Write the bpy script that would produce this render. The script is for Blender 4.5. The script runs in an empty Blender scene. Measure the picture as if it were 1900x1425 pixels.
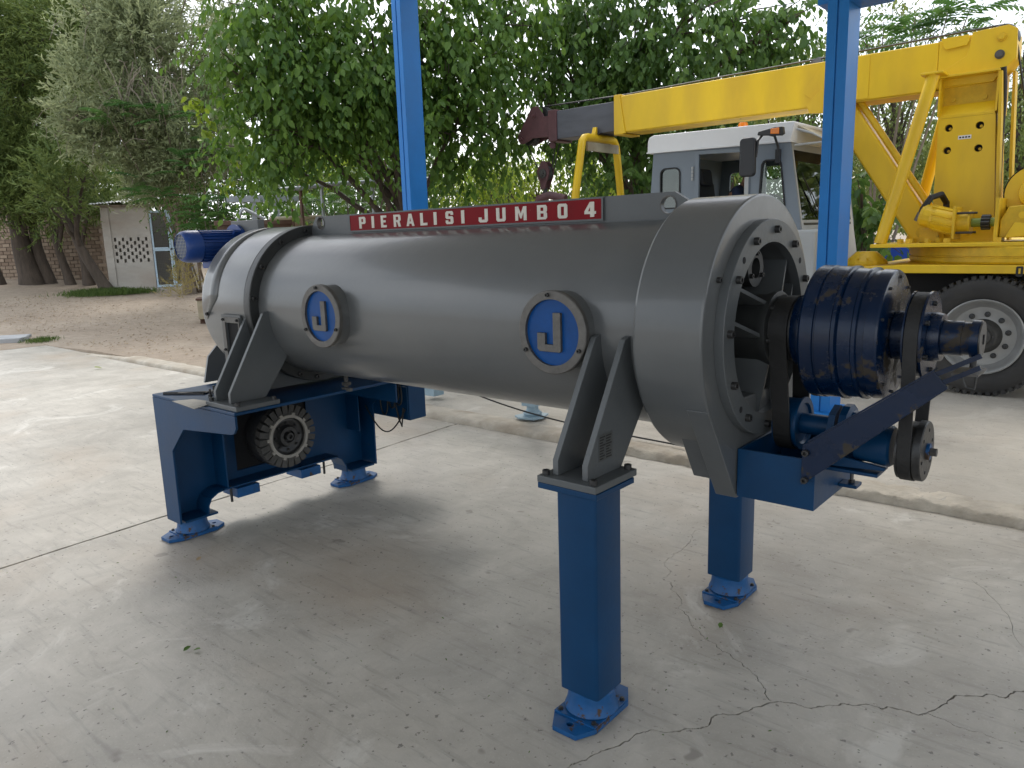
import bpy, bmesh, math, random
import numpy as np
from math import sin, cos, pi, radians, sqrt, atan2, hypot
from mathutils import Vector, Matrix, noise as mnoise
from mathutils.geometry import delaunay_2d_cdt

random.seed(7)
RNG = np.random.default_rng(11)
S = bpy.context.scene
COL = S.collection

# ------------------------------------------------------------------ camera
PITCH, ROLL, YAW, CAMH, FPX = radians(10.9775), radians(-1.8599), radians(-40.7682), 1.65, 1405.0
FW = Vector((sin(YAW) * cos(PITCH), cos(YAW) * cos(PITCH), -sin(PITCH)))
_r0 = Vector((cos(YAW), -sin(YAW), 0)); _u0 = _r0.cross(FW)
RT = cos(ROLL) * _r0 + sin(ROLL) * _u0
UP = -sin(ROLL) * _r0 + cos(ROLL) * _u0
CAMLOC = Vector((0, 0, CAMH))
cd = bpy.data.cameras.new('camera'); cam = bpy.data.objects.new('camera', cd); COL.objects.link(cam)
m4 = Matrix((RT, UP, -FW)).transposed().to_4x4(); m4.translation = CAMLOC
cam.matrix_world = m4
cd.sensor_width = 36.0; cd.lens = 36.0 * FPX / 1900.0; cd.clip_start = 0.05; cd.clip_end = 3000
S.camera = cam

# ------------------------------------------------------------------ sky, sun, exposure
SUN_EL, SUN_AZ = radians(47), radians(-50)      # azimuth measured from +Y towards +X (negative: from the left, beyond the machine)
W = bpy.data.worlds.new('World'); S.world = W; W.use_nodes = True
nt = W.node_tree; nt.nodes.clear()
wo = nt.nodes.new('ShaderNodeOutputWorld'); bg = nt.nodes.new('ShaderNodeBackground')
sky = nt.nodes.new('ShaderNodeTexSky'); sky.sky_type = 'NISHITA'; sky.sun_disc = False
sky.sun_elevation = SUN_EL; sky.sun_rotation = SUN_AZ; sky.air_density = 1.0; sky.dust_density = 3.0; sky.ozone_density = 1.0
tc = nt.nodes.new('ShaderNodeTexCoord'); nz = nt.nodes.new('ShaderNodeTexNoise')
nz.inputs['Scale'].default_value = 2.2; nz.inputs['Detail'].default_value = 6
rmp = nt.nodes.new('ShaderNodeValToRGB'); rmp.color_ramp.elements[0].position = 0.34; rmp.color_ramp.elements[1].position = 0.60
mixs = nt.nodes.new('ShaderNodeMix'); mixs.data_type = 'RGBA'
nt.links.new(tc.outputs['Generated'], nz.inputs['Vector']); nt.links.new(nz.outputs['Fac'], rmp.inputs['Fac'])
nt.links.new(rmp.outputs['Color'], mixs.inputs['Factor'])
nt.links.new(sky.outputs['Color'], mixs.inputs['A']); mixs.inputs['B'].default_value = (10.5, 11.0, 11.6, 1)   # broken bright cloud
nt.links.new(mixs.outputs['Result'], bg.inputs['Color']); bg.inputs['Strength'].default_value = 0.085
nt.links.new(bg.outputs['Background'], wo.inputs['Surface'])
sd = bpy.data.lights.new('sun', 'SUN'); sun = bpy.data.objects.new('sun', sd); COL.objects.link(sun)
sd.energy = 1.0; sd.angle = radians(24); sd.color = (1.0, 0.96, 0.9)
_d = Vector((sin(SUN_AZ) * cos(SUN_EL), cos(SUN_AZ) * cos(SUN_EL), sin(SUN_EL)))
sun.rotation_euler = (-_d).to_track_quat('-Z', 'Y').to_euler()
S.view_settings.view_transform = 'Standard'; S.view_settings.look = 'None'
S.view_settings.exposure = 1.2; S.view_settings.gamma = 1.0; S.view_settings.use_curve_mapping = False
S.render.engine = 'CYCLES'
S.cycles.max_bounces = 5; S.cycles.diffuse_bounces = 3; S.cycles.glossy_bounces = 3; S.cycles.transmission_bounces = 4; S.cycles.transparent_max_bounces = 12

def at(x, y, X=None, Y=None, Z=None):
    d = FW + RT * ((x - 950) / FPX) - UP * ((y - 712.5) / FPX)
    t = X / d.x if X is not None else Y / d.y if Y is not None else (Z - CAMH) / d.z
    return CAMLOC + d * t
def far(x, y, dist):
    d = FW + RT * ((x - 950) / FPX) - UP * ((y - 712.5) / FPX)
    return CAMLOC + d.normalized() * dist
def gz(x, y):                                   # level of the yard beyond the kerb
    return 0.055 * min(1.0, max(0.0, (x + 14.8) / 1.6)) + 0.053 * min(15.0, max(0.0, -x - 15.3)) + (0.003 if x < -13 else 0)
def on_yard(x, y):
    z = 0.055
    for _ in range(60):
        w = at(x, y, Z=z); z += 0.4 * (gz(w.x, w.y) - z)
    return w

# ------------------------------------------------------------------ materials
MATS = {}
def mat(name, col, rough=0.5, metal=0.0, var=0.12, vscale=3.0, bump=0.0, bscale=40.0, wear=None, wscale=7.0,
        wthr=0.62, coat=0.0, rvar=0.1, spec=0.5, stretch=None, second=None, sscale=1.2, emit=None):
    m = bpy.data.materials.new(name); m.use_nodes = True; MATS[name] = m
    n = m.node_tree.nodes; l = m.node_tree.links; p = n['Principled BSDF']
    p.inputs['Roughness'].default_value = rough; p.inputs['Metallic'].default_value = metal
    p.inputs['Specular IOR Level'].default_value = spec
    p.inputs['Coat Weight'].default_value = coat; p.inputs['Coat Roughness'].default_value = 0.12
    t = n.new('ShaderNodeTexCoord'); vec = t.outputs['Object']
    if stretch:
        mp = n.new('ShaderNodeMapping'); mp.inputs['Scale'].default_value = stretch; l.new(vec, mp.inputs['Vector']); vec = mp.outputs['Vector']
    a = n.new('ShaderNodeTexNoise'); a.inputs['Scale'].default_value = vscale; a.inputs['Detail'].default_value = 8; a.inputs['Roughness'].default_value = 0.65
    l.new(vec, a.inputs['Vector'])
    r = n.new('ShaderNodeValToRGB'); e = r.color_ramp.elements
    e[0].position = 0.3; e[1].position = 0.7
    e[0].color = tuple(c * (1 - var) for c in col) + (1,); e[1].color = tuple(min(1, c * (1 + var)) for c in col) + (1,)
    l.new(a.outputs['Fac'], r.inputs['Fac']); out = r.outputs['Color']
    if second:
        b = n.new('ShaderNodeTexNoise'); b.inputs['Scale'].default_value = sscale; b.inputs['Detail'].default_value = 5
        l.new(vec, b.inputs['Vector']); q = n.new('ShaderNodeValToRGB'); q.color_ramp.elements[0].position = 0.42; q.color_ramp.elements[1].position = 0.66
        l.new(b.outputs['Fac'], q.inputs['Fac']); mx = n.new('ShaderNodeMix'); mx.data_type = 'RGBA'
        l.new(q.outputs['Color'], mx.inputs['Factor']); l.new(out, mx.inputs['A']); mx.inputs['B'].default_value = tuple(second) + (1,); out = mx.outputs['Result']
    rr = n.new('ShaderNodeMapRange'); rr.inputs['To Min'].default_value = max(0.02, rough - rvar); rr.inputs['To Max'].default_value = min(1, rough + rvar)
    l.new(a.outputs['Fac'], rr.inputs['Value']); rout = rr.outputs['Result']
    if wear:
        w = n.new('ShaderNodeTexNoise'); w.inputs['Scale'].default_value = wscale; w.inputs['Detail'].default_value = 10; w.inputs['Roughness'].default_value = 0.7
        l.new(vec, w.inputs['Vector']); q = n.new('ShaderNodeValToRGB'); q.color_ramp.elements[0].position = wthr; q.color_ramp.elements[1].position = wthr + 0.025
        l.new(w.outputs['Fac'], q.inputs['Fac']); mx = n.new('ShaderNodeMix'); mx.data_type = 'RGBA'
        l.new(q.outputs['Color'], mx.inputs['Factor']); l.new(out, mx.inputs['A']); mx.inputs['B'].default_value = tuple(wear) + (1,); out = mx.outputs['Result']
        m2 = n.new('ShaderNodeMix'); m2.data_type = 'FLOAT'; l.new(q.outputs['Color'], m2.inputs['Factor']); l.new(rout, m2.inputs['A']); m2.inputs['B'].default_value = 0.75; rout = m2.outputs['Result']
    l.new(out, p.inputs['Base Color']); l.new(rout, p.inputs['Roughness'])
    if bump:
        c = n.new('ShaderNodeTexNoise'); c.inputs['Scale'].default_value = bscale; c.inputs['Detail'].default_value = 6
        l.new(vec, c.inputs['Vector']); bp = n.new('ShaderNodeBump'); bp.inputs['Strength'].default_value = bump; bp.inputs['Distance'].default_value = 0.02
        l.new(c.outputs['Fac'], bp.inputs['Height']); l.new(bp.outputs['Normal'], p.inputs['Normal'])
    return m

GREY = mat('grey_paint', (0.098, 0.104, 0.106), 0.32, var=0.09, vscale=2.5, bump=0.035, bscale=26, coat=0.25, rvar=0.08, second=(0.115, 0.118, 0.117), sscale=1.6, wear=(0.15, 0.15, 0.145), wscale=24, wthr=0.715)
def brushed(m, amt=0.16, scale=(1.2, 9, 9)):
    n = m.node_tree.nodes; l = m.node_tree.links; p = n['Principled BSDF']; t = n.new('ShaderNodeTexCoord'); mp = n.new('ShaderNodeMapping'); mp.inputs['Scale'].default_value = scale; mp.inputs['Rotation'].default_value = (0.2, 0.5, 0.6)
    a = n.new('ShaderNodeTexNoise'); a.inputs['Scale'].default_value = 2.2; a.inputs['Detail'].default_value = 3; a.inputs['Roughness'].default_value = 0.5
    l.new(t.outputs['Object'], mp.inputs['Vector']); l.new(mp.outputs['Vector'], a.inputs['Vector'])
    old = p.inputs['Roughness'].links[0].from_socket; mr = n.new('ShaderNodeMapRange'); mr.inputs['From Min'].default_value = 0.35; mr.inputs['From Max'].default_value = 0.7; mr.inputs['To Min'].default_value = -amt * 0.5; mr.inputs['To Max'].default_value = amt
    ad = n.new('ShaderNodeMath'); ad.operation = 'ADD'; l.new(a.outputs['Fac'], mr.inputs['Value']); l.new(old, ad.inputs[0]); l.new(mr.outputs['Result'], ad.inputs[1]); l.new(ad.outputs[0], p.inputs['Roughness'])
brushed(GREY, 0.035)
GREYB = mat('grey_paint_plain', (0.088, 0.096, 0.100), 0.42, var=0.08, vscale=4, bump=0.05, bscale=60, wear=(0.17, 0.165, 0.16), wscale=16, wthr=0.73)
BAND = mat('dark_band_paint', (0.024, 0.026, 0.026), 0.5, var=0.1, bump=0.05, bscale=50)
BLUE = mat('blue_machine_paint', (0.001, 0.037, 0.105), 0.40, var=0.15, vscale=3, bump=0.03, bscale=40, spec=0.28, wear=(0.06, 0.07, 0.09), wscale=14, wthr=0.69)
BLUEF = mat('blue_foot_paint', (0.004, 0.072, 0.215), 0.45, var=0.25, vscale=9, bump=0.08, bscale=60, wear=(0.06, 0.038, 0.026), wscale=13, wthr=0.575, spec=0.4)
BLUEW = mat('worn_blue_paint', (0.0005, 0.010, 0.036), 0.26, var=0.2, vscale=4, bump=0.05, bscale=40, spec=0.4, wear=(0.042, 0.034, 0.025), wscale=7.5, wthr=0.575)
BLUEP = mat('blue_post_paint', (0.012, 0.175, 0.52), 0.42, spec=0.35, var=0.10, vscale=2, bump=0.02, bscale=30, wear=(0.008, 0.10, 0.32), wscale=6, wthr=0.72)
BLUEM = mat('navy_motor_paint', (0.01, 0.05, 0.22), 0.4, var=0.2, vscale=8, wear=(0.2, 0.2, 0.2), wscale=18, wthr=0.68, bump=0.05)
BADGE = mat('badge_blue', (0.001, 0.058, 0.225), 0.4, spec=0.25, var=0.18, vscale=9, wear=(0.01, 0.12, 0.42), wscale=12, wthr=0.66, bump=0.03)
STEEL = mat('bare_steel', (0.13, 0.125, 0.118), 0.55, metal=0.6, var=0.25, vscale=18, bump=0.1, bscale=70)
DSTEEL = mat('dark_steel', (0.06, 0.06, 0.06), 0.45, metal=0.7, var=0.3, vscale=20, bump=0.1, bscale=60)
ALU = mat('cast_aluminium', (0.30, 0.285, 0.255), 0.6, metal=0.4, var=0.2, vscale=20, bump=0.15, bscale=60)
FANM = mat('dusty_casting', (0.055, 0.053, 0.049), 0.7, var=0.3, vscale=14, bump=0.2, bscale=50)
BLACK = mat('black_rubber', (0.012, 0.012, 0.012), 0.6, var=0.2, vscale=12, bump=0.1, bscale=60)
VOID = mat('dark_inside', (0.01, 0.01, 0.011), 0.9)  # near-black; paints in the shade of holes and openings, also dark floors
RED = mat('red_plate_paint', (0.185, 0.002, 0.007), 0.45, spec=0.15, var=0.15, vscale=6, wear=(0.34, 0.12, 0.09), wscale=22, wthr=0.70)
LETTER = mat('cream_letter', (0.60, 0.57, 0.50), 0.5, var=0.1, vscale=20, wear=(0.3, 0.2, 0.17), wscale=30, wthr=0.7)
YEL = mat('yellow_paint', (0.83, 0.545, 0.012), 0.42, var=0.07, vscale=1.6, bump=0.02, bscale=14, stretch=(1.6, 1.6, 0.5), wear=(0.16, 0.10, 0.035), wscale=9, wthr=0.70, second=(0.70, 0.44, 0.02), sscale=1.8)
YELD = mat('grubby_yellow_paint', (0.70, 0.45, 0.014), 0.5, var=0.2, vscale=7, bump=0.08, bscale=30, wear=(0.06, 0.05, 0.03), wscale=8, wthr=0.66)
MAROON = mat('maroon_paint', (0.095, 0.038, 0.042), 0.55, var=0.25, vscale=7, wear=(0.28, 0.22, 0.21), wscale=12, wthr=0.65, bump=0.06)
BOOMG = mat('scuffed_boom_grey', (0.085, 0.09, 0.105), 0.5, var=0.25, vscale=3, stretch=(0.5, 2, 2), wear=(0.25, 0.25, 0.25), wscale=9, wthr=0.70, bump=0.04)
CABG = mat('cab_grey_paint', (0.19, 0.225, 0.26), 0.45, var=0.06, vscale=3, bump=0.02, bscale=20)
CABL = mat('pale_grey_paint', (0.42, 0.43, 0.42), 0.5, var=0.06)
WHITE = mat('white_paint', (0.80, 0.80, 0.79), 0.4, var=0.05, vscale=2)
STAND = mat('pale_blue_grey_paint', (0.26, 0.36, 0.42), 0.45, var=0.1, vscale=5)
RUST = mat('rusty_brown_steel', (0.09, 0.045, 0.03), 0.85, var=0.4, vscale=3, second=(0.14, 0.10, 0.075), bump=0.2, bscale=20)
PALEB = mat('stained_cream_panel', (0.38, 0.34, 0.24), 0.7, var=0.2, vscale=2, second=(0.22, 0.15, 0.09), sscale=1.6)
GALV = mat('galvanised_pipe', (0.30, 0.32, 0.34), 0.5, metal=0.3, var=0.15, vscale=5)
TIN = mat('pale_roof_sheet', (0.70, 0.71, 0.72), 0.45, metal=0.2, var=0.15, vscale=3)
SHEDB = mat('pale_blue_door_paint', (0.40, 0.52, 0.62), 0.5, var=0.1)
WIRE = mat('grey_wire', (0.25, 0.25, 0.24), 0.6)
PLASTER = mat('shed_render', (0.43, 0.405, 0.37), 0.9, var=0.16, vscale=1.6, second=(0.37, 0.325, 0.28), sscale=0.7, bump=0.25, bscale=9, stretch=(1, 1, 2.5))
BRICK = mat('pale_brick', (0.32, 0.23, 0.16), 0.92, var=0.3, vscale=2.3, bump=0.2, bscale=14)
def by_piece(m, c0, c1):
    n = m.node_tree.nodes; l = m.node_tree.links; p = n['Principled BSDF']; o = n.new('ShaderNodeObjectInfo'); r = n.new('ShaderNodeValToRGB')
    r.color_ramp.elements[0].color = c0 + (1,); r.color_ramp.elements[1].color = c1 + (1,); l.new(o.outputs['Random'], r.inputs['Fac'])
    old = p.inputs['Base Color'].links[0].from_socket; mx = n.new('ShaderNodeMix'); mx.data_type = 'RGBA'; mx.inputs['Factor'].default_value = 0.6; l.new(old, mx.inputs['A']); l.new(r.outputs['Color'], mx.inputs['B']); l.new(mx.outputs['Result'], p.inputs['Base Color'])
by_piece(BRICK, (0.14, 0.10, 0.075), (0.36, 0.29, 0.22))
MORTAR = mat('mortar', (0.16, 0.125, 0.095), 0.95, var=0.2, vscale=6, bump=0.2)
BARK = mat('dark_bark', (0.075, 0.058, 0.045), 0.95, var=0.4, vscale=5, bump=0.6, bscale=14, stretch=(2, 2, 0.4))
BARKP = mat('pale_bark', (0.20, 0.165, 0.13), 0.95, var=0.35, vscale=5, bump=0.5, bscale=14, stretch=(2, 2, 0.4))
TWIGM = mat('dry_twig', (0.24, 0.20, 0.16), 0.95, var=0.3)
ORANGE = mat('orange_lens', (0.85, 0.22, 0.01), 0.25, var=0.08, coat=0.4)
PLASTIC = mat('black_plastic', (0.025, 0.027, 0.03), 0.45, var=0.1)
SEATM = mat('dark_seat_fabric', (0.03, 0.032, 0.036), 0.7, var=0.2, vscale=20)
SKIN = mat('skin', (0.30, 0.17, 0.11), 0.55, var=0.08)
SHIRT = mat('navy_shirt', (0.012, 0.022, 0.06), 0.85, var=0.15)
HAIR = mat('black_hair', (0.01, 0.009, 0.008), 0.6)
GREENP = mat('green_shaft_paint', (0.22, 0.30, 0.06), 0.5, var=0.2)
RIM = mat('silver_wheel_paint', (0.33, 0.33, 0.32), 0.4, metal=0.35, var=0.12, vscale=6, wear=(0.2, 0.18, 0.16), wscale=9, wthr=0.68)
TYRE = mat('tyre_rubber', (0.030, 0.029, 0.028), 0.75, var=0.2, vscale=6, bump=0.15, bscale=40, second=(0.05, 0.047, 0.043), sscale=2)
ROOFU = mat('canopy_roof_underside', (0.52, 0.53, 0.53), 0.6, var=0.1)
LABELM = mat('grey_data_label', (0.10, 0.105, 0.105), 0.4, metal=0.3, var=0.1)
INK = mat('black_print', (0.02, 0.02, 0.02), 0.6)
TARP = mat('blue_container_paint', (0.02, 0.07, 0.42), 0.5, var=0.1)

def glass(name, tint=(0.75, 0.8, 0.78), alpha=0.05):
    m = bpy.data.materials.new(name); m.use_nodes = True; n = m.node_tree.nodes; l = m.node_tree.links; n.clear()
    o = n.new('ShaderNodeOutputMaterial'); tr = n.new('ShaderNodeBsdfTransparent'); tr.inputs['Color'].default_value = tint + (1,)
    g = n.new('ShaderNodeBsdfGlossy'); g.inputs['Roughness'].default_value = 0.03; g.inputs['Color'].default_value = (0.9, 0.92, 0.92, 1)
    fr = n.new('ShaderNodeFresnel'); fr.inputs['IOR'].default_value = 1.5
    ad = n.new('ShaderNodeMath'); ad.operation = 'ADD'; ad.inputs[1].default_value = alpha; l.new(fr.outputs['Fac'], ad.inputs[0])
    mx = n.new('ShaderNodeMixShader'); l.new(ad.outputs[0], mx.inputs['Fac']); l.new(tr.outputs[0], mx.inputs[1]); l.new(g.outputs[0], mx.inputs[2])
    l.new(mx.outputs[0], o.inputs['Surface']); return m
GLASS = glass('window_glass')

def leafmat(name, c0, c1, trans=0.35, rough=0.45):
    m = bpy.data.materials.new(name); m.use_nodes = True; n = m.node_tree.nodes; l = m.node_tree.links
    p = n['Principled BSDF']; o = n['Material Output']
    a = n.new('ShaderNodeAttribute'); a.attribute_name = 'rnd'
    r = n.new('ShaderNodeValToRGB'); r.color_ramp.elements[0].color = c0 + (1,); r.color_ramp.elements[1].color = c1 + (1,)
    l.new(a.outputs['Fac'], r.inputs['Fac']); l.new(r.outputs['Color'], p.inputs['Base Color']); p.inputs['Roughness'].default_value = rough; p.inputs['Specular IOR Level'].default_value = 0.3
    t = n.new('ShaderNodeBsdfTranslucent'); h = n.new('ShaderNodeHueSaturation'); h.inputs['Value'].default_value = 1.6; h.inputs['Hue'].default_value = 0.485
    l.new(r.outputs['Color'], h.inputs['Color']); l.new(h.outputs['Color'], t.inputs['Color'])
    mx = n.new('ShaderNodeMixShader'); mx.inputs['Fac'].default_value = trans
    l.new(p.outputs[0], mx.inputs[1]); l.new(t.outputs[0], mx.inputs[2]); l.new(mx.outputs[0], o.inputs['Surface'])
    return m
LEAF_M = leafmat('mulberry_leaf', (0.030, 0.085, 0.015), (0.115, 0.205, 0.032))
LEAF_D = leafmat('dark_broad_leaf', (0.030, 0.080, 0.016), (0.092, 0.17, 0.034))
LEAF_G = leafmat('grey_green_leaf', (0.13, 0.165, 0.08), (0.33, 0.37, 0.20), 0.3)
LEAF_C = leafmat('conifer_needles', (0.050, 0.090, 0.022), (0.17, 0.225, 0.06), 0.25, 0.6)
LEAF_A = leafmat('feathery_leaf', (0.028, 0.085, 0.022), (0.08, 0.17, 0.04))
LEAF_Y = leafmat('young_yellow_leaf', (0.12, 0.19, 0.02), (0.22, 0.30, 0.03), 0.45)
LEAF_B = leafmat('background_leaf', (0.07, 0.11, 0.025), (0.19, 0.235, 0.065), 0.35)
GRASS = leafmat('grass_blade', (0.05, 0.10, 0.02), (0.13, 0.19, 0.05), 0.35)
STRAW = leafmat('dry_weed', (0.22, 0.19, 0.06), (0.30, 0.26, 0.10), 0.35)
LITTER = leafmat('leaf_litter', (0.20, 0.14, 0.08), (0.42, 0.33, 0.20), 0.15, 0.8)

# ------------------------------------------------------------------ mesh builder
class MB:
    def __init__(s): s.v = []; s.f = []
    def add(s, vs, fs):
        b = len(s.v); s.v += [tuple(v) for v in vs]; s.f += [tuple(i + b for i in f) for f in fs]; return s
    def box(s, x0, x1, y0, y1, z0, z1):
        return s.add([(x0, y0, z0), (x1, y0, z0), (x1, y1, z0), (x0, y1, z0), (x0, y0, z1), (x1, y0, z1), (x1, y1, z1), (x0, y1, z1)],
                     [(0, 3, 2, 1), (4, 5, 6, 7), (0, 1, 5, 4), (1, 2, 6, 5), (2, 3, 7, 6), (3, 0, 4, 7)])
    def obox(s, c, ax, ay, az):                 # oriented box: centre and three half-axis vectors
        c, ax, ay, az = map(Vector, (c, ax, ay, az)); vs = []
        for k in (-1, 1):
            for i, j in ((-1, -1), (1, -1), (1, 1), (-1, 1)): vs.append(c + ax * i + ay * j + az * k)
        return s.add(vs, [(0, 3, 2, 1), (4, 5, 6, 7), (0, 1, 5, 4), (1, 2, 6, 5), (2, 3, 7, 6), (3, 0, 4, 7)])
    def prism(s, pts, axis, a, b):              # pts: 2D outline; axis x: (y,z), y: (x,z), z: (x,y)
        n = len(pts)
        P = {'x': lambda p, t: (t, p[0], p[1]), 'y': lambda p, t: (p[0], t, p[1]), 'z': lambda p, t: (p[0], p[1], t)}[axis]
        vs = [P(p, a) for p in pts] + [P(p, b) for p in pts]
        return s.add(vs, [tuple(range(n))[::-1], tuple(range(n, 2 * n))] + [(i, (i + 1) % n, n + (i + 1) % n, n + i) for i in range(n)])
    def plate(s, outer, holes, axis, a, b):     # prism with holes
        P = {'x': lambda p, t: (t, p[0], p[1]), 'y': lambda p, t: (p[0], t, p[1]), 'z': lambda p, t: (p[0], p[1], t)}[axis]
        V = []; E = []
        for loop in [outer] + holes:
            b0 = len(V); V += [Vector((p[0], p[1])) for p in loop]; k = len(loop); E += [(b0 + i, b0 + (i + 1) % k) for i in range(k)]
        ov, oe, of = delaunay_2d_cdt(V, E, [], 0, 1e-6)[:3]
        tris = []
        for f in of:
            cx = sum(ov[i].x for i in f) / len(f); cy = sum(ov[i].y for i in f) / len(f)
            if inpoly(cx, cy, outer) and not any(inpoly(cx, cy, h) for h in holes): tris.append(tuple(f))
        cnt = {}
        for f in tris:
            for i in range(len(f)):
                e = (f[i], f[(i + 1) % len(f)]); k = tuple(sorted(e)); cnt.setdefault(k, []).append(e)
        n = len(ov); vs = [P(p, a) for p in ov] + [P(p, b) for p in ov]
        fs = [f[::-1] for f in tris] + [tuple(i + n for i in f) for f in tris]
        fs += [(e[0][0], e[0][1], e[0][1] + n, e[0][0] + n) for e in cnt.values() if len(e) == 1]
        return s.add(vs, fs)
    def cyl(s, p0, p1, r0, r1=None, n=24, caps=True):
        return s.lathe([(0, r0), (1, r0 if r1 is None else r1)], p0, p1, n, caps, rel=True)
    def lathe(s, prof, p0, p1, n=32, caps=True, rel=False):   # prof: (distance along axis, radius)
        p0 = Vector(p0); d = Vector(p1) - p0; L = d.length; d.normalize()
        u = d.orthogonal().normalized(); w = d.cross(u); vs = []; fs = []
        for t, r in prof:
            c = p0 + d * (t * L if rel else t)
            for i in range(n):
                a = 2 * pi * i / n; vs.append(c + (u * cos(a) + w * sin(a)) * r)
        for k in range(len(prof) - 1):
            for i in range(n):
                j = (i + 1) % n; fs.append((k * n + i, k * n + j, (k + 1) * n + j, (k + 1) * n + i))
        if caps and prof[0] != prof[-1]:
            if prof[0][1] > 1e-5: fs.append(tuple(range(n))[::-1])
            if prof[-1][1] > 1e-5: fs.append(tuple(range((len(prof) - 1) * n, len(prof) * n)))
        return s.add(vs, fs)
    def tube(s, path, r, n=10, r1=None):
        path = [Vector(p) for p in path]; m = len(path); vs = []; fs = []; u = None
        for k, p in enumerate(path):
            d = (path[min(k + 1, m - 1)] - path[max(k - 1, 0)]).normalized()
            u = (d.orthogonal() if u is None else (u - d * u.dot(d))).normalized(); w = d.cross(u)
            rk = r if r1 is None else r + (r1 - r) * k / (m - 1)
            if not isinstance(r, (int, float)): rk = r[k]
            for i in range(n):
                a = 2 * pi * i / n; vs.append(p + (u * cos(a) + w * sin(a)) * rk)
        for k in range(m - 1):
            for i in range(n):
                j = (i + 1) % n; fs.append((k * n + i, k * n + j, (k + 1) * n + j, (k + 1) * n + i))
        fs.append(tuple(range(n))[::-1]); fs.append(tuple(range((m - 1) * n, m * n)))
        return s.add(vs, fs)
    def build(s, name, material, parent=None, smooth=35, bevel=0.0, kind=None, at_=None):
        org = wloc(parent) if parent else Vector((0, 0, 0))
        if at_ is not None: org = Vector(at_)
        me = bpy.data.meshes.new(name); me.from_pydata([(v[0] - org.x, v[1] - org.y, v[2] - org.z) for v in s.v], [], s.f)
        bm = bmesh.new(); bm.from_mesh(me); bmesh.ops.recalc_face_normals(bm, faces=bm.faces); bm.to_mesh(me); bm.free()
        me.materials.append(material)
        if smooth: me.shade_smooth(); me.set_sharp_from_angle(angle=radians(smooth))
        o = bpy.data.objects.new(name, me); COL.objects.link(o)
        if parent: o.parent = parent; o.location = org - wloc(parent)
        else: o.location = org
        if bevel:
            b = o.modifiers.new('bevel', 'BEVEL'); b.width = bevel; b.segments = 2; b.limit_method = 'ANGLE'; b.angle_limit = radians(40); b.harden_normals = True
        if kind: o['kind'] = kind
        return o
def inpoly(x, y, poly):
    c = False; n = len(poly); j = n - 1
    for i in range(n):
        xi, yi = poly[i][0], poly[i][1]; xj, yj = poly[j][0], poly[j][1]
        if (yi > y) != (yj > y) and x < (xj - xi) * (y - yi) / (yj - yi) + xi: c = not c
        j = i
    return c
def wloc(o):
    v = Vector((0, 0, 0))
    while o: v = v + o.location; o = o.parent
    return v
def tag(o, label, cat=None, group=None, kind=None):
    if label: o['label'] = label
    if cat: o['category'] = cat
    if group: o['group'] = group
    if kind: o['kind'] = kind
    return o
def thing(name, label, cat, loc, group=None):
    o = bpy.data.objects.new(name, None); COL.objects.link(o); o.location = loc; o.empty_display_size = 0.2
    return tag(o, label, cat, group)
def inst(src, parent, loc, axis=None, scale=None):      # another piece sharing the mesh of src
    o = src.copy(); COL.objects.link(o); o.parent = parent; o.location = Vector(loc) - wloc(parent)
    if axis is not None: o.rotation_euler = Vector(axis).to_track_quat('Z', 'Y').to_euler()
    if scale: o.scale = (scale,) * 3
    return o
def rrect(x0, x1, y0, y1, r, n=5):
    p = []
    for cx, cy, a in ((x1 - r, y1 - r, 0), (x0 + r, y1 - r, 90), (x0 + r, y0 + r, 180), (x1 - r, y0 + r, 270)):
        for i in range(n + 1): t = radians(a + 90 * i / n); p.append((cx + r * cos(t), cy + r * sin(t)))
    return p
def circle(cx, cy, r, n=24): return [(cx + r * cos(2 * pi * i / n), cy + r * sin(2 * pi * i / n)) for i in range(n)]

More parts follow.
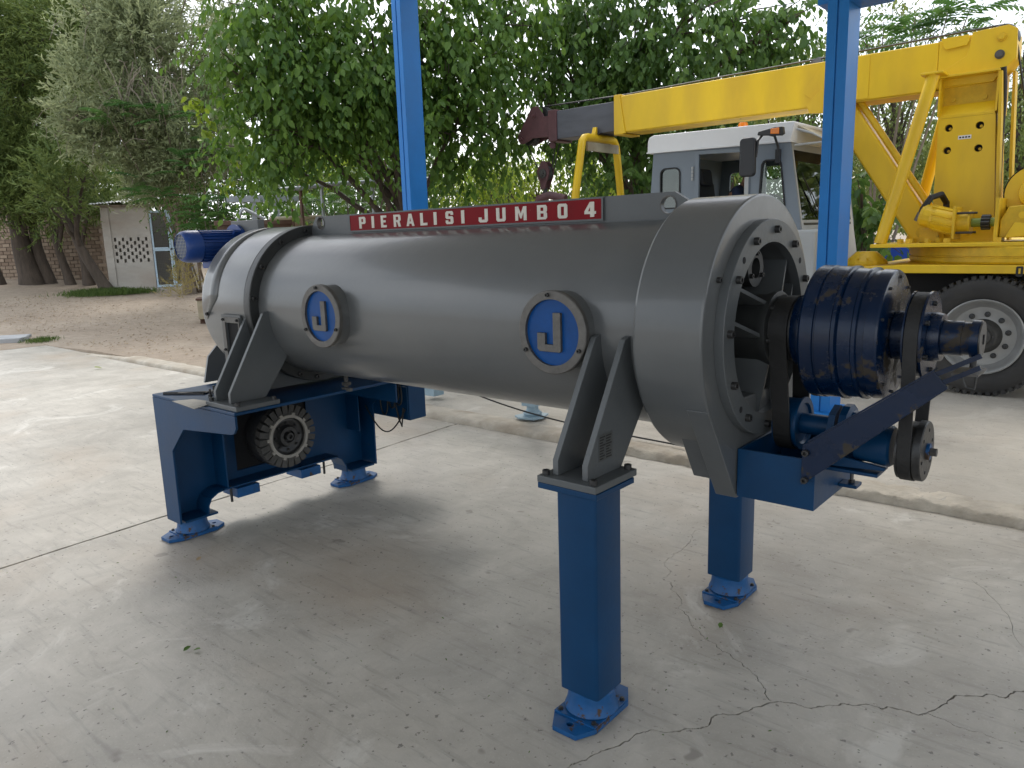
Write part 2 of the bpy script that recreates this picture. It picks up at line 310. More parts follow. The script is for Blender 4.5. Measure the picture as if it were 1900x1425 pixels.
# ------------------------------------------------------------------ ground materials
def ground_mat(name, apron=False):
    m = bpy.data.materials.new(name); m.use_nodes = True; n = m.node_tree.nodes; l = m.node_tree.links; p = n['Principled BSDF']
    geo = n.new('ShaderNodeNewGeometry'); pos = geo.outputs['Position']
    def noise(scale, detail=6, rough=0.6, vec=None, dist=0.0):
        a = n.new('ShaderNodeTexNoise'); a.inputs['Scale'].default_value = scale; a.inputs['Detail'].default_value = detail
        a.inputs['Roughness'].default_value = rough; a.inputs['Distortion'].default_value = dist
        l.new(vec or pos, a.inputs['Vector']); return a.outputs['Fac']
    def ramp(f, stops):
        r = n.new('ShaderNodeValToRGB'); e = r.color_ramp.elements
        while len(e) < len(stops): e.new(0.5)
        for i, (q, c) in enumerate(stops): e[i].position = q; e[i].color = (c if len(c) == 3 else c) + (1,) if isinstance(c, tuple) else (c, c, c, 1)
        l.new(f, r.inputs['Fac']); return r.outputs['Color']
    def mix(f, a, b, mode='MIX'):
        x = n.new('ShaderNodeMix'); x.data_type = 'RGBA'; x.blend_type = mode
        if isinstance(f, float): x.inputs['Factor'].default_value = f
        else: l.new(f, x.inputs['Factor'])
        for k, v in (('A', a), ('B', b)):
            if isinstance(v, tuple): x.inputs[k].default_value = v + (1,)
            else: l.new(v, x.inputs[k])
        return x.outputs['Result']
    mp = n.new('ShaderNodeMapping'); mp.inputs['Scale'].default_value = (0.35, 3.0, 1); mp.inputs['Rotation'].default_value = (0, 0, radians(12)); l.new(pos, mp.inputs['Vector'])
    base = ramp(noise(0.55, 8, 0.62), [(0.3, (0.285, 0.255, 0.21)), (0.52, (0.42, 0.385, 0.33)), (0.75, (0.54, 0.50, 0.435))])
    base = mix(0.55, base, ramp(noise(2.6, 8, 0.7, dist=0.6), [(0.3, (0.24, 0.222, 0.193)), (0.7, (0.55, 0.52, 0.46))]))
    base = mix(ramp(noise(0.8, 4, 0.5), [(0.52, 0.0), (0.74, 0.65)]), base, (0.36, 0.285, 0.21))                    # earthy stains
    base = mix(ramp(noise(1.3, 6, 0.7, dist=1.0), [(0.58, 0.0), (0.67, 0.6)]), base, (0.60, 0.575, 0.52))              # pale cement blotches
    base = mix(ramp(noise(9, 4, 0.6, mp.outputs['Vector']), [(0.55, 0.0), (0.70, 0.42)]), base, (0.20, 0.185, 0.165))       # trowel streaks
    base = mix(ramp(noise(38, 3, 0.55), [(0.645, 0.0), (0.685, 0.8)]), base, (0.13, 0.12, 0.105))                       # pits
    base = mix(ramp(noise(95, 2, 0.5), [(0.62, 0.0), (0.70, 0.35)]), base, (0.52, 0.50, 0.46))                         # sand grains
    base = mix(ramp(noise(4.3, 3, 0.5), [(0.70, 0.0), (0.73, 0.6)]), base, (0.17, 0.15, 0.125))                       # drips of oil
    rough = 0.46
    if apron:
        soil = ramp(noise(0.35, 8, 0.65), [(0.3, (0.185, 0.145, 0.105)), (0.5, (0.265, 0.218, 0.165)), (0.72, (0.37, 0.32, 0.255))])
        soil = mix(0.5, soil, ramp(noise(5.5, 8, 0.72), [(0.28, (0.17, 0.12, 0.08)), (0.72, (0.43, 0.345, 0.26))]))
        soil = mix(ramp(noise(30, 4, 0.6), [(0.62, 0.0), (0.68, 0.45)]), soil, (0.46, 0.41, 0.33))
        dusty = mix(ramp(noise(0.7, 6, 0.6), [(0.35, 0.15), (0.7, 0.75)]), base, (0.52, 0.475, 0.40))
        sep = n.new('ShaderNodeSeparateXYZ'); l.new(pos, sep.inputs[0])
        mr = n.new('ShaderNodeMapRange'); mr.inputs['From Min'].default_value = -8.2; mr.inputs['From Max'].default_value = -6.4; l.new(sep.outputs['X'], mr.inputs['Value'])
        my = n.new('ShaderNodeMapRange'); my.inputs['From Min'].default_value = 12.5; my.inputs['From Max'].default_value = 11.0; l.new(sep.outputs['Y'], my.inputs['Value'])
        mm = n.new('ShaderNodeMath'); mm.operation = 'MULTIPLY'; l.new(mr.outputs[0], mm.inputs[0]); l.new(my.outputs[0], mm.inputs[1])
        base = mix(mm.outputs[0], soil, dusty); rough = 0.85
    l.new(base, p.inputs['Base Color'])
    rr = n.new('ShaderNodeMapRange'); rr.inputs['To Min'].default_value = rough - 0.14; rr.inputs['To Max'].default_value = rough + 0.16; l.new(noise(1.7, 6), rr.inputs['Value']); l.new(rr.outputs[0], p.inputs['Roughness'])
    b1 = n.new('ShaderNodeBump'); b1.inputs['Strength'].default_value = 0.30 if not apron else 0.5; b1.inputs['Distance'].default_value = 0.004 if not apron else 0.018
    h = n.new('ShaderNodeMath'); h.operation = 'ADD'; l.new(noise(60, 5, 0.65), h.inputs[0]); l.new(noise(9 if apron else 14, 5, 0.6), h.inputs[1]); l.new(h.outputs[0], b1.inputs['Height'])
    l.new(b1.outputs['Normal'], p.inputs['Normal'])
    return m
CONC = ground_mat('worn_concrete'); YARD = ground_mat('yard_soil_and_dusty_concrete', True)
KERBM = mat('crumbling_kerb_concrete', (0.45, 0.405, 0.335), 0.95, var=0.22, vscale=4, bump=0.7, bscale=22, second=(0.34, 0.29, 0.225), sscale=3.0)
SUB = mat('crack_dirt', (0.05, 0.04, 0.03), 0.95)

# ------------------------------------------------------------------ concrete slabs with real joints and cracks
def jag(pts, amp, lev):
    pts = [Vector((p[0], p[1])) for p in pts]
    for k in range(lev):
        q = [pts[0]]
        for a, b in zip(pts, pts[1:]):
            d = b - a; nrm = Vector((-d.y, d.x)); q += [(a + b) / 2 + nrm * random.uniform(-amp, amp), b]
        pts = q
    return pts
def sliver(pts, w0, w1, tip0=True, tip1=True):
    n = len(pts); L = []; R = []
    for i, p in enumerate(pts):
        d = (pts[min(i + 1, n - 1)] - pts[max(i - 1, 0)]).normalized(); nr = Vector((-d.y, d.x))
        w = (w0 + (w1 - w0) * i / (n - 1)) * random.uniform(0.45, 1.5) * 0.5
        if (i == 0 and tip0) or (i == n - 1 and tip1): w = 0.0004
        L.append(p + nr * w); R.append(p - nr * w)
    return [(p.x, p.y) for p in L + R[::-1]]
def gpx(*pts): return [tuple(at(x, y, Z=0)[:2]) for x, y in pts]
joint = jag([(-4.38, -9.5), (-4.48, -2.0), (-4.574, 1.07), (-4.66, 2.6), (-4.75, 4.54), (-4.76, 4.86)], 0.012, 4)
def slab(name, left):
    gap = []
    for i, p in enumerate(joint): gap.append((p.x + (-1 if left else 1) * random.uniform(0.004, 0.014), p.y))
    if left: outer = [(-16.2, 4.74), (-15.3, 4.74)] + gap[::-1] + [(-14.0, -9.5)]; outer = [(-15.27, 4.86)] + [tuple(p) for p in gap[::-1]] + [(-15.27, -9.5)]
    else: outer = [tuple(p) for p in gap] + [(9, 4.86), (9, -9.5)]
    holes = []
    if not left:
        s = 0.3158
        def R(*q): return gpx(*[(1300 + x * s, 1000 + y * s) for x, y in q])
        A = gpx((1012, 1450), (1060, 1418), (1108, 1398), (1143, 1385), (1182, 1361), (1212, 1354), (1259, 1357), (1282, 1352)) + R((0, 1112), (50, 1095), (75, 1040), (190, 1032), (290, 1005), (330, 985), (420, 962), (470, 955), (560, 968), (660, 992), (780, 978), (840, 965), (960, 972), (1060, 998), (1095, 985), (1180, 1003), (1280, 1035), (1330, 1020), (1420, 975), (1490, 922), (1640, 924), (1720, 915), (1785, 934), (1850, 895), (1960, 878), (2300, 820))
        B = R((425, 955), (390, 930), (385, 885), (335, 835), (290, 770), (240, 725), (180, 690), (125, 660), (95, 622), (40, 595), (0, 562)) + gpx((1283, 1160), (1257, 1128), (1264, 1116), (1246, 1095), (1245, 1080), (1230, 1072), (1243, 1058), (1238, 1039), (1250, 1027), (1278, 1008), (1305, 981), (1330, 955))
        Cc = R((1330, 1022), (1440, 1065), (1540, 1110), (1650, 1135), (1800, 1190), (1980, 1250))
        D = gpx((470, 880), (520, 910), (560, 930), (600, 965), (640, 1000))
        holes = [sliver(jag(A, 0.16, 3), 0.0055, 0.006, False, False), sliver(jag(B, 0.18, 3), 0.0034, 0.0016), sliver(jag(Cc, 0.15, 3), 0.0036, 0.0016),
                 sliver(jag([(-0.55, 3.9), (-0.2, 3.2), (0.15, 2.6)], 0.1, 4), 0.002, 0.002)]
    b = MB(); b.plate(outer, holes, 'z', -0.05, 0.0)
    b.v = [(x, y, z) for x, y, z in b.v]
    return tag(b.build(name, CONC, None, smooth=30), 'weathered concrete slab left of the expansion joint' if left else 'cracked grey concrete slab under the machine, right of the joint', kind='structure')
slab('concrete_slab', True); slab('concrete_slab', False)
MB().box(-15.1, 8.9, -9.4, 4.9, -0.20, -0.052).build('sub_base', SUB, kind='structure')

# yard: one sheet to the horizon, rising a little towards the shed
def yard():
    xs = [-900, -300, -120, -70, -50, -40, -34] + [-30 + i * 1.0 for i in range(45)] + [18, 25, 40, 80, 300, 900]
    ys = [4.829, 4.83, 5.1, 5.6, 6.2, 7, 8, 9, 10, 11, 12, 13, 14, 16, 18, 20, 23, 26, 30, 36, 45, 60, 100, 300, 900]
    b = MB(); vs = []; fs = []
    for y in ys:
        for x in xs:
            z = min(gz(x, y), 1.2)
            if y > 5 and -40 < x < -6: z += 0.03 * mnoise.noise(Vector((x * 0.6, y * 0.6, 0)))
            if y == 4.829: z = -0.06
            vs.append((x, y, z))
    nx = len(xs)
    for j in range(len(ys) - 1):
        for i in range(nx - 1): fs.append((j * nx + i, j * nx + i + 1, (j + 1) * nx + i + 1, (j + 1) * nx + i))
    b.add(vs, fs)
    # left of the slab and behind the camera
    xl = [-900, -300, -120, -70, -50, -40, -30, -25, -20, -18, -16.5, -15.22]; yl = [-900, -100, -30, -15, -8, -3, 0, 2, 3, 4, 4.83]
    b.add([(x, y, min(gz(x, y), 1.2)) for y in yl for x in xl], [(j * 12 + i, j * 12 + i + 1, (j + 1) * 12 + i + 1, (j + 1) * 12 + i) for j in range(len(yl) - 1) for i in range(11)])
    b.add([(-15.25, -900, -0.02), (900, -900, -0.02), (900, -9.45, -0.02), (-15.25, -9.45, -0.02)], [(0, 1, 2, 3)])
    b.add([(8.95, -9.45, -0.02), (900, -9.45, -0.02), (900, 4.83, -0.02), (8.95, 4.83, -0.02)], [(0, 1, 2, 3)])
    return b.build('yard_ground', YARD, smooth=60, kind='structure')
yard()
def kerb():
    b = MB(); xs = np.concatenate([np.arange(-13.2, -4.6, 0.05), np.arange(-4.6, 2.0, 0.016), np.arange(2.0, 9.0, 0.06)]); prof = [(4.735, -0.03), (4.738, 0.012), (4.742, 0.032), (4.752, 0.048), (4.775, 0.056), (4.82, 0.059), (4.90, 0.060), (4.98, 0.055), (5.05, 0.035)]
    vs = []; fs = []; m = len(prof)
    for x in xs:
        rough = 0.25 + 0.75 * min(1, max(0, (x + 4.2) / 1.5)) if x > -6 else 0.22
        taper = min(1, max(0.15, (x + 13.2) / 1.5))
        wob = 0.012 * mnoise.noise(Vector((x * 0.7, 3, 0))) + rough * 0.014 * mnoise.noise(Vector((x * 5, 8, 0)))
        for k, (y, z) in enumerate(prof):
            d = mnoise.noise(Vector((x * 9, y * 30, z * 30))) * 0.020 * rough + mnoise.noise(Vector((x * 26, y * 60, z * 60))) * 0.014 * rough + mnoise.noise(Vector((x * 55, y * 90, z * 90))) * 0.008 * rough
            vs.append((x, y + wob + d * (1 if k < 4 else 0.3), (z + (d * (0.8 if k < 5 else 0.35) if k > 1 else 0)) * taper))
    for i in range(len(xs) - 1):
        for k in range(m - 1): fs.append((i * m + k, (i + 1) * m + k, (i + 1) * m + k + 1, i * m + k + 1))
    b.add(vs, fs); return b.build('kerb', KERBM, smooth=80, kind='structure')
kerb()
# ------------------------------------------------------------------ canopy (blue posts, beams, roof sheet overhead)
cnp = thing('canopy', 'bright blue steel canopy posts standing behind the grey machine', 'canopy', (-4.7, 6.7, 0.05))
def post(x0, x1):
    p = MB(); y0, y1, h = 6.6, 6.89, 4.56; mid = (x0 + x1) / 2
    for a, b_ in ((x0, mid - 0.006), (mid + 0.006, x1)):            # two channels welded toe to toe
        p.box(a, b_, y0, y1, 0.05, h)
    p.box(mid - 0.007, mid + 0.007, y0 + 0.012, y1 - 0.012, 0.05, h)
    o = p.build('post', BLUEP, cnp, bevel=0.005)
    q = MB(); q.box(x0 - 0.09, x1 + 0.09, y0 - 0.09, y1 + 0.09, 0.056, 0.076); q.build('base_plate', BLUEP, o, bevel=0.004)
    return o
pa = post(-7.42, -7.26); pb = post(-2.25, -2.083); post(3.05, 3.22)
q = MB(); q.box(-2.34, -2.252, 6.63, 6.86, 3.40, 3.48); q.build('bracket', BLUEP, pb, bevel=0.004)
q = MB(); q.box(-2.081, -1.83, 6.60, 6.89, 3.375, 3.48); q.build('bracket', BLUEP, pb, bevel=0.004)
for nm, y in (('beam', 6.66), ('beam', -0.5), ('beam', -4.0)):
    q = MB(); q.box(-7.45, 9.5, y, y + 0.16, 4.562, 4.74); q.build(nm, BLUEP, cnp, bevel=0.005)
q = MB(); n_ = 180; vs = []
for i in range(n_ * 2 + 1):
    x = -6.95 + i * 16.6 / (n_ * 2); z = 4.77 + (0.035 if (i // 2) % 2 else 0.0)
    vs += [(x, -4.2, z), (x, 7.1, z)]
q.add(vs, [(2 * i, 2 * i + 1, 2 * i + 3, 2 * i + 2) for i in range(n_ * 2)]); q.build('roof_sheet', ROOFU, cnp, smooth=0)
for x in (-6.9, 9.3):
    q = MB(); q.box(x, x + 0.14, -4.1, 6.95, 4.7405, 4.768); q.build('purlin', BLUEP, cnp)


# ================================================================== the centrifuge
YC, ZC = 2.54, 1.315
mc = thing('decanter_centrifuge', 'long grey cylindrical centrifuge with red nameplate on blue steel legs', 'centrifuge', (-2.8, YC, 0.0))
AX = lambda x: (x, YC, ZC)
bolt_mb = MB().lathe([(0, 0.0135), (0.016, 0.0135), (0.0175, 0.0122), (0.0175, 0.0072), (0.006, 0.0070), (0.006, 0)], (0, 0, 0), (0, 0, 1), 14)
bolt_src = bolt_mb.build('bolt', DSTEEL, mc, at_=(0, 0, 0)); BOLT = bolt_src.data
COL.objects.unlink(bolt_src)
hex_mb = MB().lathe([(0, 0.015), (0.003, 0.015), (0.003, 0.011), (0.012, 0.011), (0.013, 0.009), (0.013, 0)], (0, 0, 0), (0, 0, 1), 6)
hex_src = hex_mb.build('bolt', DSTEEL, mc, at_=(0, 0, 0), smooth=0); COL.objects.unlink(hex_src)
def bolt(parent, loc, axis, scale=1.0, src=None):
    return inst(src or bolt_src, parent, loc, axis, scale)
def cxl(name, prof, m, parent=mc, n=64, caps=True, **k):             # lathe about the machine axis, prof in world X
    x0 = prof[0][0]; return MB().lathe([(x - x0, r) for x, r in prof], AX(x0), AX(x0 + 1), n, caps).build(name, m, parent, **k)

# main drum
drum = cxl('drum_housing', [(-3.62, 0.372), (-3.62, 0.38), (-1.25, 0.38), (-1.25, 0.37)], GREY, n=96)
# end flange band on the left and the shroud behind it
band = cxl('flange_band', [(-3.655, 0.40), (-3.655, 0.431), (-3.648, 0.434), (-3.604, 0.434), (-3.600, 0.430), (-3.600, 0.381)], BAND, n=96, caps=False)
for a in [98, 122, 147, 171, 196, 221, 246, 262, 285, 310, 335, 0, 25, 50, 74]:
    t = radians(a); bolt(mc, (-3.601, YC - cos(t - pi / 2) * 0 + 0.409 * cos(t), ZC + 0.409 * sin(t)), (1, 0, 0), 0.95)
shr = cxl('end_shroud', [(-3.656, 0.39), (-3.656, 0.430), (-3.66, 0.432), (-4.085, 0.432), (-4.103, 0.428), (-4.113, 0.419), (-4.115, 0.405), (-4.115, 0.0)], GREY, n=96, caps=False, smooth=14)
# thin wrap-over cover with pointed ends
vs = []; fs = []; N_ = 60
for i in range(N_ + 1):
    a = radians(188 - (188 - 40) * i / N_); e = min(i / N_, 1) * (188 - 40)
    x1 = -3.925 if e > 16 else -3.925 - 0.13 * (1 - e / 16.0)
    for x, r in ((-4.070, 0.4322), (x1, 0.4328)): vs.append((x, YC + r * cos(a), ZC + r * sin(a)))
b = MB().add(vs, [(2 * i, 2 * i + 1, 2 * i + 3, 2 * i + 2) for i in range(N_)]); cov = b.build('cover_strip', GREY, mc, smooth=60)
so = cov.modifiers.new('thick', 'SOLIDIFY'); so.thickness = 0.0016; so.offset = 1
a = radians(184); bolt(mc, (-4.035, YC + 0.437 * cos(a), ZC + 0.437 * sin(a)), (0, cos(a), sin(a)), 0.7)
# chute under the shroud with the open inspection hole
ch = MB(); ch.plate([(-3.87, 0.87), (-3.68, 0.87), (-3.68, 1.29), (-3.87, 1.29)], [rrect(-3.825, -3.695, 0.93, 1.247, 0.006)], 'y', 2.092, 2.102)
ch.box(-3.87, -3.862, 2.1025, 2.96, 0.87, 1.29); ch.box(-3.692, -3.68, 2.1025, 2.96, 0.87, 1.25); ch.box(-3.87, -3.68, 2.961, 2.975, 0.87, 1.29)
chute = ch.build('chute', GREYB, mc)
fr = MB(); fr.plate(rrect(-3.855, -3.684, 0.90, 1.278, 0.004), [rrect(-3.827, -3.694, 0.929, 1.249, 0.004)], 'y', 2.086, 2.0915); fr.build('hole_frame', STEEL, chute)
MB().box(-3.86, -3.693, 2.1035, 2.1065, 0.88, 1.28).build('opening_shade_panel', VOID, chute)  # near-black sheet paints the shade inside the inspection hole
for x, z in ((-3.841, 1.264), (-3.70, 1.264), (-3.841, 1.10)): bolt(mc, (x, 2.0858, z), (0, -1, 0), 0.55)
eb = MB(); eb.prism([(2.20, 0.846), (2.62, 0.846), (2.56, 1.10), (2.30, 1.06), (2.24, 1.0)], 'x', -4.36, -4.345); eb.build('end_bracket', GREY, mc)

# lifting plate and nameplate on top
lp = MB(); out = [(-3.63, 1.662), (-3.60, 1.735), (-3.555, 1.793), (-1.375, 1.793), (-1.315, 1.755), (-1.30, 1.66)]
lp.plate(out, [circle(-3.515, 1.757, 0.031), circle(-1.401, 1.747, 0.030)], 'y', 2.53, 2.55)
lift = lp.build('lifting_plate', GREYB, mc, smooth=30)
for cx, cz in ((-3.515, 1.757), (-1.401, 1.747)):
    MB().lathe([(0, 0.0305), (0, 0.034), (0.026, 0.034), (0.026, 0.0305), (0, 0.0305)], (cx, 2.527, cz), (cx, 3, cz), 28, caps=False).build('hole_rim', STEEL, lift)
npl = MB().box(-3.252, -1.685, 2.5225, 2.5285, 1.7075, 1.787); nameplate = npl.build('nameplate', RED, mc, bevel=0.001)
MB().plate([(-3.258, 1.7015), (-1.679, 1.7015), (-1.679, 1.7925), (-3.258, 1.7925)], [[(-3.250, 1.709), (-1.687, 1.709), (-1.687, 1.7855), (-3.250, 1.7855)]], 'y', 2.5205, 2.5222).build('plate_rim', GREYB, nameplate)
GL = {'P': ([(0,0),(.36,0),(.36,.38),(.85,.38),(1,.5),(1,.88),(.85,1),(0,1)], [[(.36,.56),(.64,.56),(.64,.82),(.36,.82)]]),
 'I': ([(0,0),(1,0),(1,1),(0,1)], []), 'E': ([(0,0),(1,0),(1,.19),(.40,.19),(.40,.41),(.85,.41),(.85,.59),(.40,.59),(.40,.81),(1,.81),(1,1),(0,1)], []),
 'R': ([(0,0),(.34,0),(.34,.38),(.5,.38),(.66,0),(1,0),(.82,.42),(1,.54),(1,.88),(.85,1),(0,1)], [[(.34,.56),(.66,.56),(.66,.82),(.34,.82)]]),
 'A': ([(0,0),(.3,0),(.36,.2),(.64,.2),(.7,0),(1,0),(.68,1),(.32,1)], [[(.41,.38),(.59,.38),(.5,.72)]]), 'L': ([(0,0),(1,0),(1,.2),(.4,.2),(.4,1),(0,1)], []),
 'S': ([(0,.12),(.14,0),(.86,0),(1,.12),(1,.48),(.86,.6),(.36,.6),(.36,.82),(.66,.82),(.66,.7),(1,.7),(1,.88),(.86,1),(.14,1),(0,.88),(0,.52),(.14,.4),(.64,.4),(.64,.18),(.34,.18),(.34,.3),(0,.3)], []),
 'J': ([(0,.12),(.14,0),(.86,0),(1,.12),(1,1),(.66,1),(.66,.2),(.32,.2),(.32,.38),(0,.38)], []), 'U': ([(0,.12),(.14,0),(.86,0),(1,.12),(1,1),(.66,1),(.66,.2),(.34,.2),(.34,1),(0,1)], []),
 'M': ([(0,0),(.26,0),(.26,.6),(.44,.15),(.56,.15),(.74,.6),(.74,0),(1,0),(1,1),(.72,1),(.5,.5),(.28,1),(0,1)], []),
 'B': ([(0,0),(.86,0),(1,.12),(1,.42),(.9,.5),(1,.58),(1,.88),(.86,1),(0,1)], [[(.34,.17),(.66,.17),(.66,.42),(.34,.42)], [(.34,.59),(.64,.59),(.64,.83),(.34,.83)]]),
 'O': ([(0,.12),(.14,0),(.86,0),(1,.12),(1,.88),(.86,1),(.14,1),(0,.88)], [[(.34,.2),(.66,.2),(.66,.8),(.34,.8)]]),
 '4': ([(0,.2),(.5,.2),(.5,0),(.85,0),(.85,.2),(1,.2),(1,.38),(.85,.38),(.85,1),(.48,1),(0,.38)], [[(.32,.38),(.5,.38),(.5,.68)]])}
def letters(spec, parent, m, zc, hh, y, t=0.0012, name='letter'):
    for chx, x, w in spec:
        o_, h_ = GL[chx]; f_ = lambda L_: [(x + (p - 0.5) * w, zc + (q - 0.5) * hh) for p, q in L_]
        MB().plate(f_(o_), [f_(k_) for k_ in h_], 'y', y - t, y).build(name, m, parent, smooth=0)
SPEC = [('P',-3.149,0.052),('I',-3.066,0.020),('E',-2.982,0.043),('R',-2.881,0.052),('A',-2.786,0.056),('L',-2.692,0.048),('I',-2.614,0.020),('S',-2.520,0.050),('I',-2.435,0.020),('J',-2.310,0.055),('U',-2.206,0.054),('M',-2.094,0.062),('B',-1.980,0.052),('O',-1.875,0.049),('4',-1.740,0.055)]
letters(SPEC, nameplate, LETTER, 1.7465, 0.058, 2.5222)

# J badges
for cx in (-2.98, -1.62):
    bd = MB().lathe([(0, 0.143), (0.20, 0.143)], (cx, 2.120, ZC), (cx, 3, ZC), 64).build('badge_boss', GREY, mc)
    MB().lathe([(0, 0.118), (0, 0.1455), (0.003, 0.149), (0.021, 0.149), (0.021, 0.118), (0, 0.118)], (cx, 2.098, ZC), (cx, 3, ZC), 64, caps=False).build('badge_ring', STEEL, bd)
    MB().lathe([(0, 0.1185), (0.006, 0.1185)], (cx, 2.111, ZC), (cx, 3, ZC), 64).build('badge_disc', BADGE, bd)
    u = 0.118
    P = [(-0.40, -0.42), (0.30, -0.58), (0.30, -0.58), (0.36, -0.54), (0.36, 0.58), (0.06, 0.58), (0.06, -0.30), (-0.28, -0.30), (-0.28, 0.02), (-0.56, 0.02), (-0.56, -0.44), (-0.46, -0.58)]
    P = [(-0.46, -0.58), (0.30, -0.58), (0.34, -0.54), (0.34, 0.60), (0.06, 0.60), (0.06, -0.36), (-0.24, -0.36), (-0.24, -0.02), (-0.54, -0.02), (-0.54, -0.50)]
    MB().prism([(cx + p * u, ZC + q * u) for p, q in P], 'y', 2.098, 2.1108).build('letter_j', STEEL, bd, bevel=0.0015)
    for a in (95, 210, 335): t = radians(a); bolt(mc, (cx + 0.133 * cos(t), 2.0978, ZC + 0.133 * sin(t)), (0, -1, 0), 0.55)

# right hand housing with the front plate and chute
hs = cxl('belt_end_housing', [(-1.29, 0.378), (-1.285, 0.445), (-1.275, 0.451), (-1.050, 0.451), (-1.0435, 0.4485), (-1.042, 0.443), (-1.042, 0.30), (-1.25, 0.30), (-1.25, 0.0)], GREY, n=96, caps=False, smooth=14)
wl = MB().lathe([(0, 0.378), (0.006, 0.392), (0.02, 0.392), (0.026, 0.378)], AX(-1.318), AX(0), 96, caps=False); wl.build('weld_rim', GREY, mc)
sk = MB(); sk.prism([(2.145, 1.09), (2.37, 0.745), (2.72, 0.745), (2.94, 1.09)], 'x', -1.12, -1.0425); sk.prism([(2.24, 1.0), (2.36, 0.80), (2.72, 0.80), (2.84, 1.0)], 'x', -1.20, -1.1205)
sk.build('discharge_chute', GREY, mc, bevel=0.004)
rng = cxl('front_ring', [(-1.0415, 0.292), (-1.0415, 0.368), (-1.012, 0.368), (-1.010, 0.366), (-1.010, 0.292), (-1.0415, 0.292)], GREYB, n=96, caps=False)
for i in range(12):
    t = radians(87 - i * 30); bolt(rng, (-1.0098, YC + 0.333 * cos(t), ZC + 0.333 * sin(t)), (1, 0, 0), 0.95)
for a in (134, 227, 41, 318):
    t = radians(a); MB().lathe([(0, 0.011), (0.0015, 0.011)], (-1.0105, YC + 0.333 * cos(t), ZC + 0.333 * sin(t)), (0, YC + 0.333 * cos(t), ZC + 0.333 * sin(t)), 14).build('bolt_hole', VOID, rng)
bolt(mc, (-1.0415, 2.19, 1.50), (1, 0, 0), 0.7)
# spider: spokes, hub, inspection flange
cxl('hub_backplate', [(-1.19, 0.299), (-1.17, 0.299), (-1.17, 0.0)], BAND, n=64, caps=False)
for a in (158, 278, 38):
    t = radians(a); dv = Vector((0, cos(t), sin(t))); nv = Vector((0, -sin(t), cos(t)))
    for sg in (-1, 1):
        q_ = []
        for side in (-0.006, 0.006):
            for xx, rr in ((-1.145, 0.291), (-1.035, 0.291), (-0.990, 0.112), (-1.145, 0.112)):
                rr2 = sqrt(max(0.0, rr * rr - 0.056 ** 2)) if rr > 0.2 else rr * 0.75; q_.append(Vector(AX(xx)) + dv * rr2 + nv * (0.056 * sg + side))
        MB().add(q_, [(0, 1, 2, 3), (4, 7, 6, 5), (0, 4, 5, 1), (1, 5, 6, 2), (2, 6, 7, 3), (3, 7, 4, 0)]).build('spoke', GREYB, mc)
    MB().obox(Vector(AX(-1.12)) + dv * 0.190, Vector((0.008, 0, 0)), nv * 0.0495, dv * 0.095).build('spoke_shade_infill', BAND, mc)  # dark filler between the spoke plates, coloured for the shade deep in the ring
hub = cxl('hub', [(-1.169, 0.115), (-1.03, 0.115), (-1.02, 0.118), (-0.995, 0.127), (-0.982, 0.127), (-0.980, 0.120), (-0.980, 0.0)], BAND, n=48, caps=False)
for i in range(6): t = radians(75 + i * 60); bolt(hub, (-0.9798, YC + 0.108 * cos(t), ZC + 0.108 * sin(t)), (1, 0, 0), 0.7)
inf = MB().lathe([(0, 0.035), (0, 0.062), (0.07, 0.064), (0.07, 0.035), (0, 0.035)], (-1.13, YC - 0.02, ZC + 0.205), (0, YC - 0.02, ZC + 0.205), 32, caps=False).build('inspection_flange', BAND, mc)
MB().lathe([(0, 0.07), (0.03, 0.066)], (-1.168, YC - 0.02, ZC + 0.205), (0, YC - 0.02, ZC + 0.205), 32).build('flange_back', BAND, inf)
MB().lathe([(0, 0.0345), (0.01, 0.0345)], (-1.10, YC - 0.02, ZC + 0.205), (0, YC - 0.02, ZC + 0.205), 32).build('flange_mouth', VOID, inf)
for a in (90, 210, 330): t = radians(a); bolt(inf, (-1.0598, YC - 0.02 + 0.050 * cos(t), ZC + 0.205 + 0.050 * sin(t)), (1, 0, 0), 0.6)
# drive pulley, gearbox, outer pulley, end shaft
cxl('shaft', [(-1.0, 0.062), (-0.57, 0.062)], DSTEEL, n=32)
up = cxl('drive_pulley', [(-0.979, 0.078), (-0.979, 0.104), (-0.905, 0.104), (-0.905, 0.078)], DSTEEL, n=48)
cxl('gearbox_collar', [(-0.903, 0.06), (-0.903, 0.117), (-0.895, 0.121), (-0.872, 0.121), (-0.872, 0.128), (-0.845, 0.128), (-0.845, 0.06)], BLUEW, n=48)
cxl('gearbox', [(-0.846, 0.10), (-0.846, 0.200), (-0.842, 0.211), (-0.836, 0.2145), (-0.800, 0.2135), (-0.798, 0.208), (-0.794, 0.208), (-0.792, 0.2115), (-0.748, 0.2085), (-0.744, 0.2125), (-0.734, 0.2125), (-0.731, 0.203), (-0.726, 0.2055), (-0.690, 0.2035), (-0.686, 0.2075), (-0.676, 0.2075), (-0.673, 0.1985), (-0.655, 0.198), (-0.653, 0.2025), (-0.622, 0.2005), (-0.617, 0.197), (-0.615, 0.190), (-0.615, 0.06)], BLUEW, n=80, smooth=16)
for i in range(10): t = radians(15 + i * 36); bolt(mc, (-0.6148, YC + 0.178 * cos(t), ZC + 0.178 * sin(t)), (1, 0, 0), 0.36)
cxl('shaft_sleeve', [(-0.613, 0.075), (-0.57, 0.075)], BLUEW, n=40)
op = cxl('outer_pulley', [(-0.568, 0.06), (-0.568, 0.136), (-0.563, 0.136), (-0.563, 0.124), (-0.522, 0.124), (-0.522, 0.137), (-0.515, 0.137), (-0.515, 0.06)], BLUEW, n=64)
